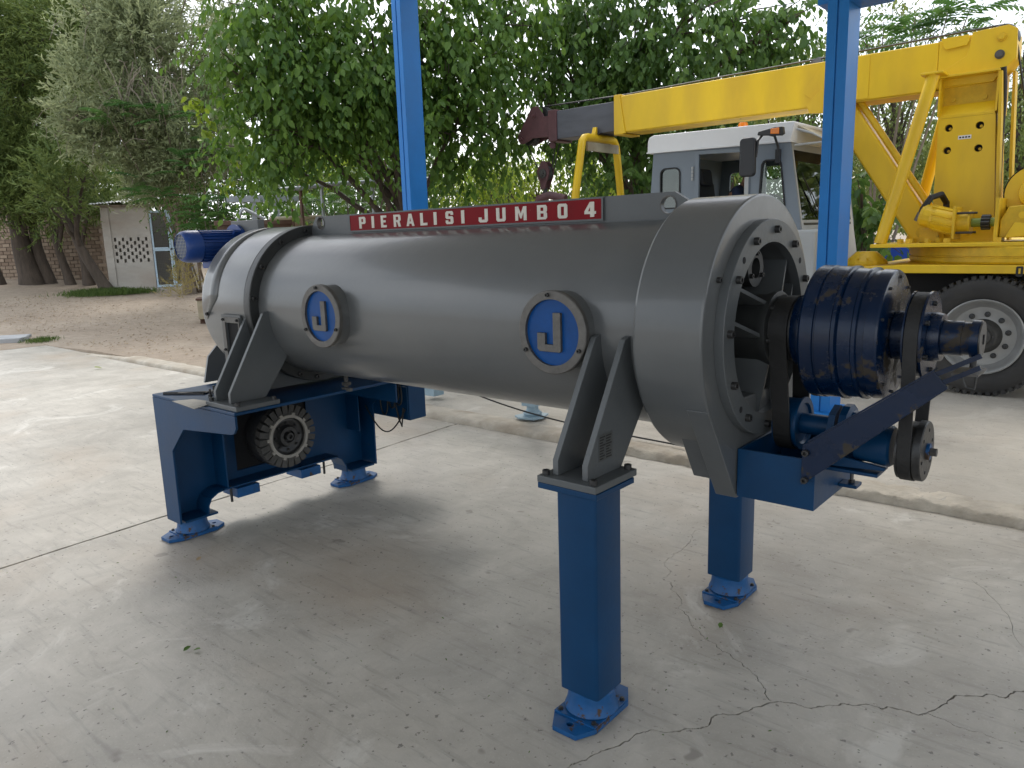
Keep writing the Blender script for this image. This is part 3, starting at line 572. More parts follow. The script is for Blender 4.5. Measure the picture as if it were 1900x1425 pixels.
for i in range(6): t = radians(30 + i * 60); bolt(op, (-0.5148, YC + 0.10 * cos(t), ZC + 0.10 * sin(t)), (1, 0, 0), 0.55)
cxl('pulley_boss', [(-0.5145, 0.074), (-0.50, 0.074), (-0.484, 0.070), (-0.484, 0.03)], BLUEW, n=40)
cxl('end_shaft', [(-0.483, 0.052), (-0.43, 0.052), (-0.43, 0.049), (-0.408, 0.049), (-0.408, 0.056), (-0.386, 0.056), (-0.386, 0.0)], BLUEW, n=40)
ed = cxl('end_disc', [(-0.3855, 0.0), (-0.3855, 0.052), (-0.381, 0.052), (-0.381, 0.0)], STEEL, n=40, caps=False)
MB().box(-0.3805, -0.378, YC - 0.006, YC + 0.006, ZC - 0.014, ZC + 0.014).build('key_slot', VOID, ed)
# lower pulleys and toothed belts
def belt(name, x0, x1, c0, r0, c1, r1, t=0.009, n=40):
    (y0, z0), (y1, z1) = c0, c1; d = Vector((y1 - y0, z1 - z0)); L = d.length; base = atan2(d.y, d.x); al = math.acos((r0 - r1) / L)
    def loop(e):
        P = []
        for i in range(n + 1): a = base + al + (2 * pi - 2 * al) * i / n; P.append((y0 + (r0 + e) * cos(a), z0 + (r0 + e) * sin(a)))
        for i in range(n + 1): a = base - al + (2 * al) * i / n; P.append((y1 + (r1 + e) * cos(a), z1 + (r1 + e) * sin(a)))
        return P
    I = loop(0.0008); O = loop(t); k = len(I)
    vs = [(x0, *p) for p in I] + [(x1, *p) for p in I] + [(x0, *p) for p in O] + [(x1, *p) for p in O]
    fs = []
    for i in range(k):
        j = (i + 1) % k; fs += [(i, j, k + j, k + i), (2*k + i, 3*k + i, 3*k + j, 2*k + j), (i, 2*k + i, 2*k + j, j), (k + i, k + j, 3*k + j, 3*k + i)]
    return MB().add(vs, fs).build(name, BLACK, mc, smooth=30)
LP1 = (2.585, 0.985); LP2 = (2.515, 0.965)
belt('belt', -0.972, -0.914, (YC, ZC), 0.104, LP1, 0.085)
belt('belt', -0.561, -0.524, (YC, ZC), 0.124, LP2, 0.088)
lx = lambda x, c: (x, c[0], c[1])
def lathx(name, prof, c, m, parent=mc, n=48, **k):
    x0 = prof[0][0]; return MB().lathe([(x - x0, r) for x, r in prof], lx(x0, c), lx(x0 + 1, c), n).build(name, m, parent, **k)
lathx('lower_pulley', [(-0.98, 0.03), (-0.98, 0.085), (-0.905, 0.085), (-0.905, 0.092), (-0.897, 0.092), (-0.897, 0.072), (-0.905, 0.066), (-0.905, 0.03)], LP1, BLUE)
lathx('counter_shaft', [(-0.905, 0.036), (-0.80, 0.036)], LP1, BLUE, n=28)
lathx('bearing_flange', [(-0.80, 0.03), (-0.80, 0.078), (-0.778, 0.078), (-0.778, 0.03)], LP1, BLUE, n=8, smooth=20)
lathx('bearing_flange', [(-0.765, 0.03), (-0.765, 0.084), (-0.742, 0.084), (-0.735, 0.066), (-0.70, 0.058), (-0.70, 0.03)], LP1, BLUE, n=12, smooth=25)
cb = lathx('coupling_body', [(-0.70, 0.045), (-0.70, 0.056), (-0.60, 0.066), (-0.592, 0.060), (-0.592, 0.03)], LP2, BLUE, n=32)
for sy in (-1, 1): MB().prism([(-0.79, 0.885), (-0.605, 0.895), (-0.600, 0.905), (-0.79, 0.93)], 'y', LP2[0] + sy * 0.045 - 0.006, LP2[0] + sy * 0.045 + 0.006).build('side_rib', BLUE, mc, bevel=0.002)
MB().box(-0.79, -0.62, LP2[0] - 0.06, LP2[0] + 0.06, 0.872, 0.884).build('bearing_foot', BLUE, mc, bevel=0.003)
p2 = lathx('small_pulley', [(-0.57, 0.03), (-0.57, 0.093), (-0.564, 0.093), (-0.564, 0.088), (-0.521, 0.088), (-0.521, 0.094), (-0.502, 0.094), (-0.499, 0.091), (-0.499, 0.0)], LP2, DSTEEL, n=56)
for i in range(6):
    t = radians(20 + i * 60); MB().lathe([(0, 0.0055), (0.001, 0.0055)], (-0.4988, LP2[0] + 0.066 * cos(t), LP2[1] + 0.066 * sin(t)), (0, LP2[0] + 0.066 * cos(t), LP2[1] + 0.066 * sin(t)), 10).build('bolt_hole', VOID, p2)
lathx('pulley_bush', [(-0.4985, 0.0), (-0.4985, 0.026), (-0.49, 0.026), (-0.49, 0.0)], LP2, BLUEF, p2, n=20)
lathx('pulley_nut', [(-0.4895, 0.0), (-0.4895, 0.014), (-0.472, 0.014), (-0.472, 0.0)], LP2, STEEL, p2, n=6, smooth=0)
# open motor tray bolted to the housing
tr = MB(); tr.box(-1.038, -0.78, 2.362, 2.372, 0.757, 0.924); tr.box(-0.79, -0.78, 2.3725, 2.74, 0.757, 0.905); tr.box(-1.038, -0.7905, 2.73, 2.74, 0.757, 0.924); tr.box(-1.038, -1.028, 2.3725, 2.7295, 0.757, 0.924); tr.box(-1.0275, -0.7905, 2.3725, 2.7295, 0.757, 0.767)
tray = tr.build('motor_tray', BLUE, mc)
MB().box(-0.779, -0.72, 2.60, 2.66, 0.775, 0.787).build('adjuster_lug', BLUE, tray, bevel=0.002)
MB().cyl((-0.745, 2.63, 0.78), (-0.745, 2.63, 0.86), 0.006, n=12).build('adjuster_screw', STEEL, tray)
MB().cyl((-0.745, 2.63, 0.788), (-0.745, 2.63, 0.797), 0.012, n=6).build('adjuster_nut', DSTEEL, tray, smooth=0)
MB().box(-0.76, -0.73, 2.615, 2.645, 0.830, 0.885).build('adjuster_block', BLUE, tray, bevel=0.003)
# sloping torque arm
ar = MB(); ar.prism([(-0.818, 0.842), (-0.818, 0.976), (-0.80, 0.985), (-0.462, 1.243), (-0.425, 1.198), (-0.795, 0.862)], 'y', 2.345, 2.358)
arm = ar.build('torque_arm', BLUEW, mc, bevel=0.002)
MB().prism([(-0.80, 0.9855), (-0.462, 1.2435), (-0.465, 1.2475), (-0.803, 0.9895)], 'y', 2.3455, 2.395).build('arm_flange', BLUEW, arm)
for z in (0.862, 0.952): bolt(arm, (-0.805, 2.3445, z), (0, -1, 0), 0.8)
for dz in (0.0, 0.036): MB().obox((-0.405, 2.352, 1.243 + dz * 0.9 - 0.01), Vector((0.052, 0, 0.030)), (0, 0.004, 0), Vector((-0.003, 0, 0.006))).build('fork_tine', BLUEW, arm)
MB().box(-0.425, -0.36, 2.37, 2.50, 1.232, 1.238).build('sensor_plate', STEEL, arm)
MB().cyl((-0.396, YC - 0.03, 1.222), (-0.396, YC - 0.03, 1.263), 0.009, n=12).build('torque_pin', DSTEEL, arm)
MB().tube([(-0.40, 2.36, 1.24), (-0.385, 2.36, 1.205), (-0.365, 2.36, 1.20), (-0.362, 2.36, 1.235)], 0.003, 6).build('wire_clip', DSTEEL, arm)

# front legs, supports and feet
def foot(x, y, parent, first=[None]):
    if first[0] is None:
        o = MB(); w, l, c = 0.088, 0.172, 0.045
        o.plate([(-w + c, -l), (w - c * 0.8, -l), (w, -l + c * 1.6), (w, l - c * 1.6), (w - c, l), (-w + c, l), (-w, l - c * 1.6), (-w, -l + c * 1.6)], [circle(0.0, -l + 0.042, 0.012, 14), circle(0, l - 0.042, 0.012, 14)], 'z', 0.002, 0.020)
        f = o.build('foot_plate', BLUEF, parent, at_=(0, 0, 0), bevel=0.0015)
        MB().box(-0.085, 0.085, -0.105, 0.105, 0.0205, 0.026).build('washer_plate', BLUEF, f, at_=(0, 0, 0))
        MB().lathe([(0.0265, 0.088), (0.030, 0.0945), (0.036, 0.0925), (0.050, 0.086), (0.080, 0.0815), (0.098, 0.080), (0.103, 0.074), (0.104, 0.055)], (0, 0, 0), (0, 0, 1), 40).build('levelling_cone', BLUEF, f, at_=(0, 0, 0))
        first[0] = f; f.location = Vector((x, y, 0)) - wloc(parent)
        for sx in (-1, 1):
            for sy in (-1, 1): bolt(f, (x + sx * 0.070, y + sy * 0.088, 0.026), (0, 0, 1), 0.7, hex_src)
        for ch_ in f.children:
            if ch_.name.startswith(('washer', 'levell')): ch_.location = (0, 0, 0)
        return f
    src = first[0]; f = src.copy(); COL.objects.link(f); f.parent = parent; f.location = Vector((x, y, 0)) - wloc(parent)
    for ch_ in src.children:
        k = ch_.copy(); COL.objects.link(k); k.parent = f
    return f
LEGX = -1.385
for yl in (1.98, 3.10):
    leg = MB().plate(rrect(LEGX - 0.078, LEGX + 0.078, yl - 0.078, yl + 0.078, 0.012, 3), [], 'z', 0.105, 0.829).build('leg', BLUE, mc)
    MB().box(LEGX - 0.13, LEGX + 0.105, yl - 0.11 if yl < 2.5 else yl - 0.115, yl + 0.115 if yl < 2.5 else yl + 0.11, 0.8295, 0.850).build('leg_cap', BLUE, leg, bevel=0.003)
    foot(LEGX, yl, mc)
SUPP = []
def support(x0, x1, xa, xb, side, zb, first):
    s_ = 1 if side < 0 else -1
    Yf = lambda y: y if side < 0 else 2 * YC - y
    y0, y1 = sorted((Yf(1.868), Yf(2.115)))
    bp = MB().box(x0, x1, y0, y1, zb, zb + 0.024).build('support_plate', GREYB, mc, bevel=0.003)
    prof = [(1.902, zb + 0.0245), (1.902, zb + 0.075), (2.128, 1.305), (2.175, 1.318), (2.24, 1.18), (2.245, 1.06), (2.10, zb + 0.0245)]
    for xx in (xa, xb):
        MB().prism([(Yf(y), z) for y, z in prof], 'x', xx - 0.011, xx + 0.011).build('support_gusset', GREYB, mc, bevel=0.002)
    for bx in (x0 + 0.022, x1 - 0.022):
        for by in (y0 + 0.022, y1 - 0.022): bolt(bp, (bx, by, zb + 0.024), (0, 0, 1), 0.95)
    return bp
sp = support(-1.515, -1.282, -1.463, -1.345, -1, 0.8505, True); support(-1.515, -1.282, -1.463, -1.345, 1, 0.8505, False)
support(-3.705, -3.405, -3.665, -3.522, -1, 0.8455, False); support(-3.705, -3.405, -3.665, -3.522, 1, 0.8455, False)
dp = MB().box(-1.3338, -1.333, 1.965, 2.045, 0.925, 1.015).build('data_plate', LABELM, mc)
for i in range(9):
    for j in range(2):
        if random.random() < 0.85: MB().box(-1.3328, -1.3324, 1.970 + j * 0.037, 1.970 + j * 0.037 + random.uniform(0.018, 0.034), 0.930 + i * 0.009, 0.930 + i * 0.009 + 0.0045).build('print_line', INK, dp)

# left frame with the main motor
fx = MB()
fx.box(-4.285, -3.40, 1.853, 3.29, 0.829, 0.8452)                                   # top plate
frm = fx.build('frame_top', BLUE, mc, bevel=0.004)
fp = MB(); fp.prism([(-4.285, 0.8285), (-3.40, 0.8285), (-3.40, 0.765), (-3.425, 0.735), (-3.46, 0.727), (-3.956, 0.683), (-4.116, 0.537), (-4.125, 0.10), (-4.285, 0.10)], 'y', 1.853, 1.865); fp.build('end_panel', BLUE, mc, bevel=0.002)
fp = MB(); fp.prism([(-4.285, 0.8285), (-3.40, 0.8285), (-3.43, 0.735), (-3.956, 0.683), (-4.116, 0.537), (-4.125, 0.10), (-4.285, 0.10)], 'y', 3.277, 3.289); fp.build('end_panel', BLUE, mc, bevel=0.002)
wb = MB(); arc = [(2.03, 0.10), (2.035, 0.15), (2.055, 0.19), (2.10, 0.215), (2.14, 0.222), (2.96, 0.222), (3.00, 0.20), (3.03, 0.14), (3.035, 0.10)]
wb.plate([(1.866, 0.10)] + arc + [(3.276, 0.10), (3.276, 0.8285), (1.866, 0.8285)], [[(2.31, 0.275), (2.84, 0.275), (2.84, 0.64), (2.31, 0.64)]], 'x', -4.285, -4.273)
wb.build('web_plate', BLUE, mc)
fl = MB()
for (a, z0), (c_, z1) in zip(arc, arc[1:]): fl.obox((-4.203, (a + c_) / 2, (z0 + z1) / 2 + 0.005), (0.069, 0, 0), Vector((0, (c_ - a) / 2 * 1.02, (z1 - z0) / 2 * 1.02)), Vector((0, 0, 0.0045)) if abs(c_ - a) > abs(z1 - z0) else Vector((0, 0.0045, 0)))
fl.build('bottom_flange', BLUE, mc)
for y in (2.17, 3.17): MB().box(-4.272, -4.14, y - 0.005, y + 0.005, 0.36 if y > 3 else 0.232, 0.828).build('web_rib', BLUE, mc)
MB().box(-4.272, -3.42, 2.90, 2.912, 0.70, 0.828).build('top_rib', BLUE, mc)
for y in (1.96, 3.14):
    MB().box(-4.272, -4.12, y - 0.08, y + 0.12, 0.10, 0.112).build('foot_pad', BLUE, mc); foot(-4.205, y, mc)
for y in (2.29, 2.74): 
    MB().box(-4.30, -4.12, y - 0.075, y + 0.075, 0.155, 0.213).build('motor_rail', BLUEF, mc, bevel=0.004)
for y in (2.19, 2.86): MB().cyl((-4.15, y, 0.135), (-4.15, y, 0.235), 0.008, n=10).build('jack_bolt', DSTEEL, mc)
mt = (2.555, 0.475)
MB().box(-4.305, -4.290, 2.25, 2.90, 0.235, 0.70).build('web_hole_shade_panel', VOID, mc)  # added dark sheet: closes the web hole and paints the shade around the motor
mot = lathx('main_motor', [(-4.289, 0.12), (-4.289, 0.165), (-4.22, 0.195), (-4.12, 0.200), (-4.11, 0.195), (-4.11, 0.12)], mt, DSTEEL, n=48)
for i in range(24):
    t = 2 * pi * i / 24; dv = Vector((0, cos(t), sin(t))); nv = Vector((0, -sin(t), cos(t)))
    MB().obox(Vector(lx(-4.085, mt)) + dv * 0.158, Vector((0.026, 0, 0)) + nv * 0.006, nv * 0.0175, dv * 0.040).build('fan_vane', FANM, mot)
rg = lathx('clutch_ring', [(-4.062, 0.118), (-4.062, 0.136), (-4.046, 0.136), (-4.046, 0.118), (-4.062, 0.118)], mt, ALU, mot, n=48)
for i in range(10):
    t = 2 * pi * i / 10; dv = Vector((0, cos(t), sin(t))); nv = Vector((0, -sin(t), cos(t)))
    MB().obox(Vector(lx(-4.054, mt)) + dv * 0.142, (0.007, 0, 0), nv * 0.010, dv * 0.008).build('ring_lug', ALU, rg)
lathx('clutch_disc', [(-4.10, 0.0), (-4.10, 0.119), (-4.07, 0.117), (-4.066, 0.10), (-4.078, 0.07), (-4.05, 0.06), (-4.05, 0.04), (-4.075, 0.036), (-4.075, 0.0)], mt, DSTEEL, mot, n=48)
lathx('clutch_nose', [(-4.074, 0.0), (-4.074, 0.026), (-4.035, 0.024), (-4.035, 0.014), (-4.05, 0.013), (-4.05, 0.0)], mt, DSTEEL, mot, n=28)
for i in range(8): t = 2 * pi * i / 8; bolt(mot, (-4.068, mt[0] + 0.084 * cos(t), mt[1] + 0.084 * sin(t)), (1, 0, 0), 0.55)
# junction box with hanging cables
jb = MB().box(-4.16, -3.76, 3.30, 3.45, 0.46, 0.70).build('junction_box', BLUE, mc, bevel=0.006)
MB().box(-4.15, -3.77, 3.292, 3.2995, 0.47, 0.69).build('box_lid', BLUE, jb, bevel=0.002)
for k in range(6):
    x = -3.99 + 0.035 * k; w = random.uniform(-.05, .05); dz = random.uniform(0.1, 0.3)
    MB().tube([(x + w * t + 0.03 * sin(6 * t), 3.27 - 0.015 * sin(pi * t), 0.74 - dz * sin(pi * t)) for t in np.linspace(0, 1, 14)], 0.006, 6).build('cable', BLACK, jb)
MB().tube([(-4.19 + 0.42 * t, 3.27, 0.52 - 0.17 * sin(pi * t) + 0.02 * t) for t in np.linspace(0, 1, 18)], 0.005, 6).build('cable', BLACK, jb)
MB().tube([(-3.90, 3.27, 0.70), (-3.87, 3.265, 0.60), (-3.83, 3.265, 0.47), (-3.81, 3.27, 0.42), (-3.80, 3.27, 0.48), (-3.79, 3.27, 0.55)], 0.006, 6).build('cable', BLACK, jb)
# drain valve below the drum
vv = MB().cyl((-3.408, YC, 0.86), (-3.408, YC, 0.945), 0.012, n=14).build('drain_valve', FANM, mc)
MB().box(-3.425, -3.39, YC - 0.02, YC + 0.02, 0.868, 0.888).build('valve_body', FANM, vv, bevel=0.003); MB().box(-3.44, -3.37, YC - 0.012, YC + 0.012, 0.838, 0.856).build('valve_handle', STEEL, vv, bevel=0.002)

# small blue motor on the end of the shroud (axis across the machine)
X0, Z0 = -4.36, 1.655
def lathy(name, prof, m, parent, n=40, **k):
    y0 = prof[0][0]; return MB().lathe([(y - y0, r) for y, r in prof], (X0, y0, Z0), (X0, y0 + 1, Z0), n).build(name, m, parent, **k)
sm = lathy('small_motor', [(2.245, 0.06), (2.245, 0.082), (2.50, 0.082), (2.50, 0.05)], BLUEM, mc)
lathy('fan_cowl', [(2.150, 0.072), (2.153, 0.078), (2.165, 0.087), (2.185, 0.092), (2.250, 0.094), (2.252, 0.089), (2.16, 0.074), (2.150, 0.072)], BLUEM, sm)
lathy('cowl_dark', [(2.168, 0.0), (2.168, 0.073), (2.170, 0.0)], BLUEM, sm, n=32)
gr = MB()
for i in range(-4, 5):
    h = sqrt(max(0, 0.073 ** 2 - (i * 0.018) ** 2))
    gr.box(X0 + i * 0.018 - 0.0022, X0 + i * 0.018 + 0.0022, 2.155, 2.158, Z0 - h, Z0 + h); gr.box(X0 - h, X0 + h, 2.1585, 2.1615, Z0 + i * 0.018 - 0.0022, Z0 + i * 0.018 + 0.0022)
gr.build('cowl_grille', GALV, sm, smooth=0)
for i in range(26):
    t = 2 * pi * i / 26; dv = Vector((cos(t), 0, sin(t))); nv = Vector((-sin(t), 0, cos(t)))
    MB().obox(Vector((X0, 2.375, Z0)) + dv * 0.086, (0, 0.115, 0), nv * 0.0022, dv * 0.008).build('cooling_fin', BLUEM, sm)
lathy('mount_flange', [(2.495, 0.05), (2.495, 0.125), (2.515, 0.125), (2.515, 0.05)], BLUEM, sm, n=48)
for i in range(4):
    t = radians(45 + 90 * i); dv = Vector((cos(t), 0, sin(t))); nv = Vector((-sin(t), 0, cos(t)))
    MB().obox(Vector((X0, 2.472, Z0)) + dv * 0.10, (0, 0.02, 0), nv * 0.008, dv * 0.02).build('flange_web', BLUEM, sm)
MB().box(X0 - 0.05, X0 + 0.06, 2.30, 2.44, Z0 - 0.13, Z0 - 0.085).build('terminal_box', BLUEM, sm, bevel=0.004)
MB().box(-4.42, -4.116, 2.516, 2.56, 1.42, 1.80).build('motor_bracket', GREYB, mc, bevel=0.004)

# loose things on the frame top
sh = tag(MB().add([(-3.93, 1.80, 0.853), (-3.64, 1.775, 0.851), (-3.72, 1.93, 0.8485), (-3.90, 1.90, 0.8485), (-3.93, 1.80, 0.856), (-3.64, 1.775, 0.854), (-3.72, 1.93, 0.8515), (-3.90, 1.90, 0.8515)], [(0, 3, 2, 1), (4, 5, 6, 7), (0, 1, 5, 4), (1, 2, 6, 5), (2, 3, 7, 6), (3, 0, 4, 7)]).build('metal_sheet', ALU, None, at_=(-3.8, 1.85, 0.848), smooth=0), 'thin bare metal sheet scrap lying on the blue frame by the support plate', 'metal sheet')
for i, (p, q, lab) in enumerate([((-4.21, 1.885), (-4.00, 2.045), 'long black hex wrench lying furthest back on the blue frame'), ((-4.19, 1.875), (-3.985, 2.005), 'black hex wrench lying nearest the edge of the blue frame')]):
    dx, dy = q[0] - p[0], q[1] - p[1]; L_ = hypot(dx, dy)
    tag(MB().tube([(p[0], p[1], 0.852), (q[0], q[1], 0.852), (q[0] - dy / L_ * 0.03, q[1] + dx / L_ * 0.03, 0.852)], 0.006, 6).build('hex_wrench', DSTEEL, None, at_=(p[0], p[1], 0.846)), lab, 'wrench', 'hand tools on the frame')
sw = thing('ring_spanner', 'steel spanner head beside the loose bolts on the blue frame', 'spanner', (-4.03, 2.04, 0.8455), 'hand tools on the frame')
MB().plate(circle(-4.00, 2.07, 0.022, 18), [circle(-4.00, 2.07, 0.012, 12)], 'z', 0.8465, 0.858).build('ring_head', STEEL, sw); MB().obox((-4.075, 1.99, 0.852), Vector((0.058, 0.062, 0)), Vector((-0.005, 0.005, 0)), (0, 0, 0.004)).build('handle', STEEL, sw, bevel=0.002)
for (x, y, lab) in [(-3.955, 2.05, 'loose black bolt standing nearest the spanner head'), (-3.925, 2.085, 'loose black bolt standing furthest back in the cluster on the blue frame'), (-3.90, 2.03, 'loose black bolt standing in the middle of the cluster'), (-3.86, 2.05, 'loose black bolt standing rightmost in the cluster'), (-3.875, 1.985, 'loose black bolt standing nearest the metal sheet')]:
    bt = thing('loose_bolt', lab, 'bolt', (x, y, 0.8455), 'loose bolts on the frame')
    MB().cyl((x, y, 0.846), (x, y, 0.866), 0.0115, n=12).build('bolt_head', DSTEEL, bt); MB().cyl((x, y, 0.8662), (x, y, 0.894), 0.006, n=10).build('shank', DSTEEL, bt)

# grey stand behind the machine (most of it hidden by the drum)
st = thing('grey_steel_stand', 'pale blue grey steel stand on square legs behind the drum', 'stand', (-4.7, 5.15, 0.055))
MB().box(-4.235, -4.095, 5.03, 5.17, 0.175, 0.95).build('leg', STAND, st, bevel=0.004)
MB().box(-5.60, -5.46, 5.13, 5.27, 0.10, 0.95).build('leg', STAND, st, bevel=0.004)
MB().box(-5.7, -4.0, 5.04, 5.26, 0.951, 1.07).build('cross_beam', STAND, st, bevel=0.004)
MB().lathe([(0, 0.075), (0.02, 0.085), (0.05, 0.055), (0.09, 0.05)], (-4.165, 5.10, 0.088), (-4.165, 5.10, 1), 28).build('levelling_cone', STAND, st)
MB().prism([(-4.29, 5.0), (-4.20, 4.95), (-4.06, 4.98), (-4.03, 5.08), (-4.08, 5.22), (-4.25, 5.22)], 'z', 0.074, 0.088).build('foot_plate', STAND, st)
cbl = MB().tube([(-5.15 + 2.6 * t, 4.66 + 0.5 * t * (1 - t) - 0.6 * t * t * 0 + 0.28 * t, 0.42 * (1 - t) ** 3 + 0.082 + 0.0) for t in np.linspace(0, 1, 30)], 0.007, 6)
tag(cbl.build('ground_cable', BLACK, None, at_=(-3.9, 4.9, 0.08)), 'thin black cable sagging to the kerb below the drum', 'cable')

# ================================================================== crane truck
tk = thing('crane_truck', 'yellow crane truck with grey cab, long boom and hanging hook block', 'crane truck', (-2.5, 9.3, 0.055))
G0 = 0.055
# wheels -------------------------------------------------------------
def wheel(cx, yface, s=1, first=[None]):
    R_, w_ = 0.560, 0.30; cz = G0 + R_ - 0.012
    if first[0] is None:
        yf = yface
        ty = MB().lathe([(0.02, 0.345), (0.0, 0.365), (-0.018, 0.42), (-0.022, 0.47), (-0.008, 0.520), (0.01, 0.535), (0.045, 0.540), (0.255, 0.540), (0.29, 0.535), (0.308, 0.52), (0.32, 0.47), (0.30, 0.37), (0.28, 0.345)], (cx, yf, cz), (cx, yf + 1, cz), 72, caps=False)
        w = ty.build('wheel', TYRE, tk, at_=(cx, yf, cz), smooth=50)
        tr = MB()
        for i in range(54):
            t = 2 * pi * i / 54; dv = Vector((cos(t), 0, sin(t))); nv = Vector((-sin(t), 0, cos(t)))
            for yy, sh in ((0.060, 0.0), (0.240, 0.5)):
                t2 = t + sh * 2 * pi / 54; dv = Vector((cos(t2), 0, sin(t2))); nv = Vector((-sin(t2), 0, cos(t2)))
                tr.obox(Vector((cx, yf + yy, cz)) + dv * 0.545, nv * 0.019, (0, 0.062, 0), dv * 0.016)
            dv = Vector((cos(t), 0, sin(t))); nv = Vector((-sin(t), 0, cos(t)))
            tr.obox(Vector((cx, yf + 0.002, cz)) + dv * 0.532, nv * 0.017, (0, 0.010, 0), dv * 0.022)
        tr.build('tread', TYRE, w, smooth=0)
        MB().lathe([(0.03, 0.347), (-0.004, 0.350), (-0.008, 0.340), (0.004, 0.325), (0.03, 0.312), (0.055, 0.300), (0.065, 0.285), (0.085, 0.27), (0.095, 0.20), (0.082, 0.14), (0.082, 0.13)], (cx, yf, cz), (cx, yf + 1, cz), 64, caps=False).build('rim', RIM, w)
        MB().lathe([(0.085, 0.16), (0.045, 0.135), (0.02, 0.125), (0.012, 0.115), (0.012, 0.085), (-0.02, 0.075), (-0.028, 0.06), (-0.028, 0.0)], (cx, yf, cz), (cx, yf + 1, cz), 40, caps=False).build('hub', FANM, w)
        for i in range(10):
            t = 2 * pi * (i + .3) / 10; c0 = (cx + 0.205 * cos(t), yf + 0.093, cz + 0.205 * sin(t))
            MB().lathe([(0, 0.026), (0.012, 0.026), (0.014, 0.018), (0.042, 0.017), (0.045, 0.0)], c0, (c0[0], c0[1] - 1, c0[2]), 10).build('wheel_nut', DSTEEL, w)
            t = 2 * pi * i / 10; c0 = (cx + 0.093 * cos(t), yf + 0.011, cz + 0.093 * sin(t))
            MB().lathe([(0, 0.011), (0.012, 0.010), (0.014, 0.0)], c0, (c0[0], c0[1] - 1, c0[2]), 8).build('hub_bolt', FANM, w)
        first[0] = w; return w
    src = first[0]; w = src.copy(); COL.objects.link(w); w.parent = tk; w.location = Vector((cx, yface, cz)) - wloc(tk)
    if s < 0: w.rotation_euler = (0, 0, pi)
    for c_ in src.children: k = c_.copy(); COL.objects.link(k); k.parent = w
    return w
wheel(-1.235, 8.10); wheel(-1.235, 10.45, -1); wheel(-4.35, 8.30); wheel(-4.35, 10.30, -1); wheel(2.6, 8.10)
MB().cyl((-1.235, 8.3, 0.60), (-1.235, 10.2, 0.60), 0.09, n=20).build('axle', DSTEEL, tk)
MB().box(-6.3, 4.5, 8.85, 9.05, 0.78, 1.08).build('chassis_rail', DSTEEL, tk, bevel=0.005); MB().box(-6.3, 4.5, 9.5, 9.7, 0.78, 1.08).build('chassis_rail', DSTEEL, tk, bevel=0.005)
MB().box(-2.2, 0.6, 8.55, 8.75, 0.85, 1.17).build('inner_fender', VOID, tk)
# carrier deck
dk = MB(); dk.prism([(-2.50, 1.165), (-2.30, 1.185), (4.4, 1.170), (4.4, 1.235), (-1.95, 1.262), (-2.44, 1.235)], 'y', 8.12, 10.42)
deck = dk.build('carrier_deck', YEL, tk, bevel=0.008)
letters([('O', -0.985, 0.055)], deck, INK, 1.205, 0.09, 8.1185, name='fleet_number')
MB().lathe([(0, 0.205), (0.02, 0.21), (0.05, 0.20), (0.13, 0.115), (0.145, 0.10), (0.145, 0)], (-2.42, 8.62, 1.236), (-2.42, 8.62, 2), 12).build('pump_cover', YELD, tk, smooth=25, bevel=0.006)
for t in (200, 230, 260, 290): MB().lathe([(0, 0.012), (0.012, 0.012)], (-2.42 + 0.18 * cos(radians(t)), 8.62 + 0.18 * sin(radians(t)), 1.31), (-2.42 + 2 * cos(radians(t)), 8.62 + 2 * sin(radians(t)), 2.2), 8).build('cover_stud', YELD, tk)
# slewing ring and superstructure deck
MB().lathe([(0, 1.27), (0.02, 1.285), (0.055, 1.285), (0.06, 1.275), (0.07, 1.275), (0.075, 1.29), (0.15, 1.29), (0.155, 1.28), (0.165, 1.28)], (-0.88, 9.45, 1.262), (-0.88, 9.45, 2), 80).build('slewing_ring', YELD, tk)
sd_ = MB(); sd_.prism([(-2.28, 8.22), (2.2, 8.10), (2.2, 10.7), (-2.28, 10.6)], 'z', 1.4275, 1.462); sup = sd_.build('crane_deck', YEL, tk, bevel=0.006)
for x, y in ((-2.05, 8.42), (-1.95, 8.32), (-1.80, 8.40), (-1.62, 8.33), (-1.98, 8.62), (-1.2, 8.3), (-1.72, 8.5)): MB().cyl((x, y, 1.4625), (x, y, 1.505), 0.033, n=6).build('deck_bolt', YELD, sup, smooth=0)
# mast
ms = MB(); ms.prism([(-1.865, 1.463), (-1.315, 1.463), (-1.395, 2.69), (-1.86, 2.69)], 'y', 8.93, 9.46)
MB().plate([(-1.88, 1.463), (-1.315, 1.463), (-1.395, 2.675), (-1.885, 2.675)], [circle(x, z, 0.036, 18) for x, z in ((-1.79, 2.582), (-1.52, 2.580), (-1.79, 2.366), (-1.517, 2.364))], 'y', 8.90, 8.915).build('mast_front_plate', YEL, tk)
mast = MB().plate([(-1.875, 1.463), (-1.325, 1.463), (-1.40, 2.70), (-1.875, 2.70)], [], 'y', 8.975, 9.45).build('mast', YELD, tk)
for x, z in ((-1.79, 2.582), (-1.52, 2.580), (-1.79, 2.366), (-1.517, 2.364)):
    MB().cyl((x, 8.945, z), (x, 8.974, z), 0.035, n=16).build('hole_dark', VOID, mast); MB().cyl((x + 0.01, 8.925, z - 0.008), (x + 0.01, 8.944, z - 0.008), 0.014, n=8).build('hole_bolt', YELD, mast)
MB().prism([(8.90, 2.677), (8.915, 2.677), (9.02, 2.79), (9.02, 2.81), (9.005, 2.81), (8.90, 2.70)], 'x', -1.884, -1.402).build('mast_shelf', YEL, tk)
MB().box(-1.885, -1.40, 9.021, 9.05, 2.70, 3.06).build('mast_head_plate', YELD, tk)
for x in (-1.899, -1.402): MB().box(x, x + 0.018, 8.885, 9.45, 2.70, 3.062).build('mast_cheek', YEL, tk)
MB().box(-1.95, -1.385, 8.86, 9.45, 3.0625, 3.083).build('mast_cap', YEL, tk, bevel=0.003)
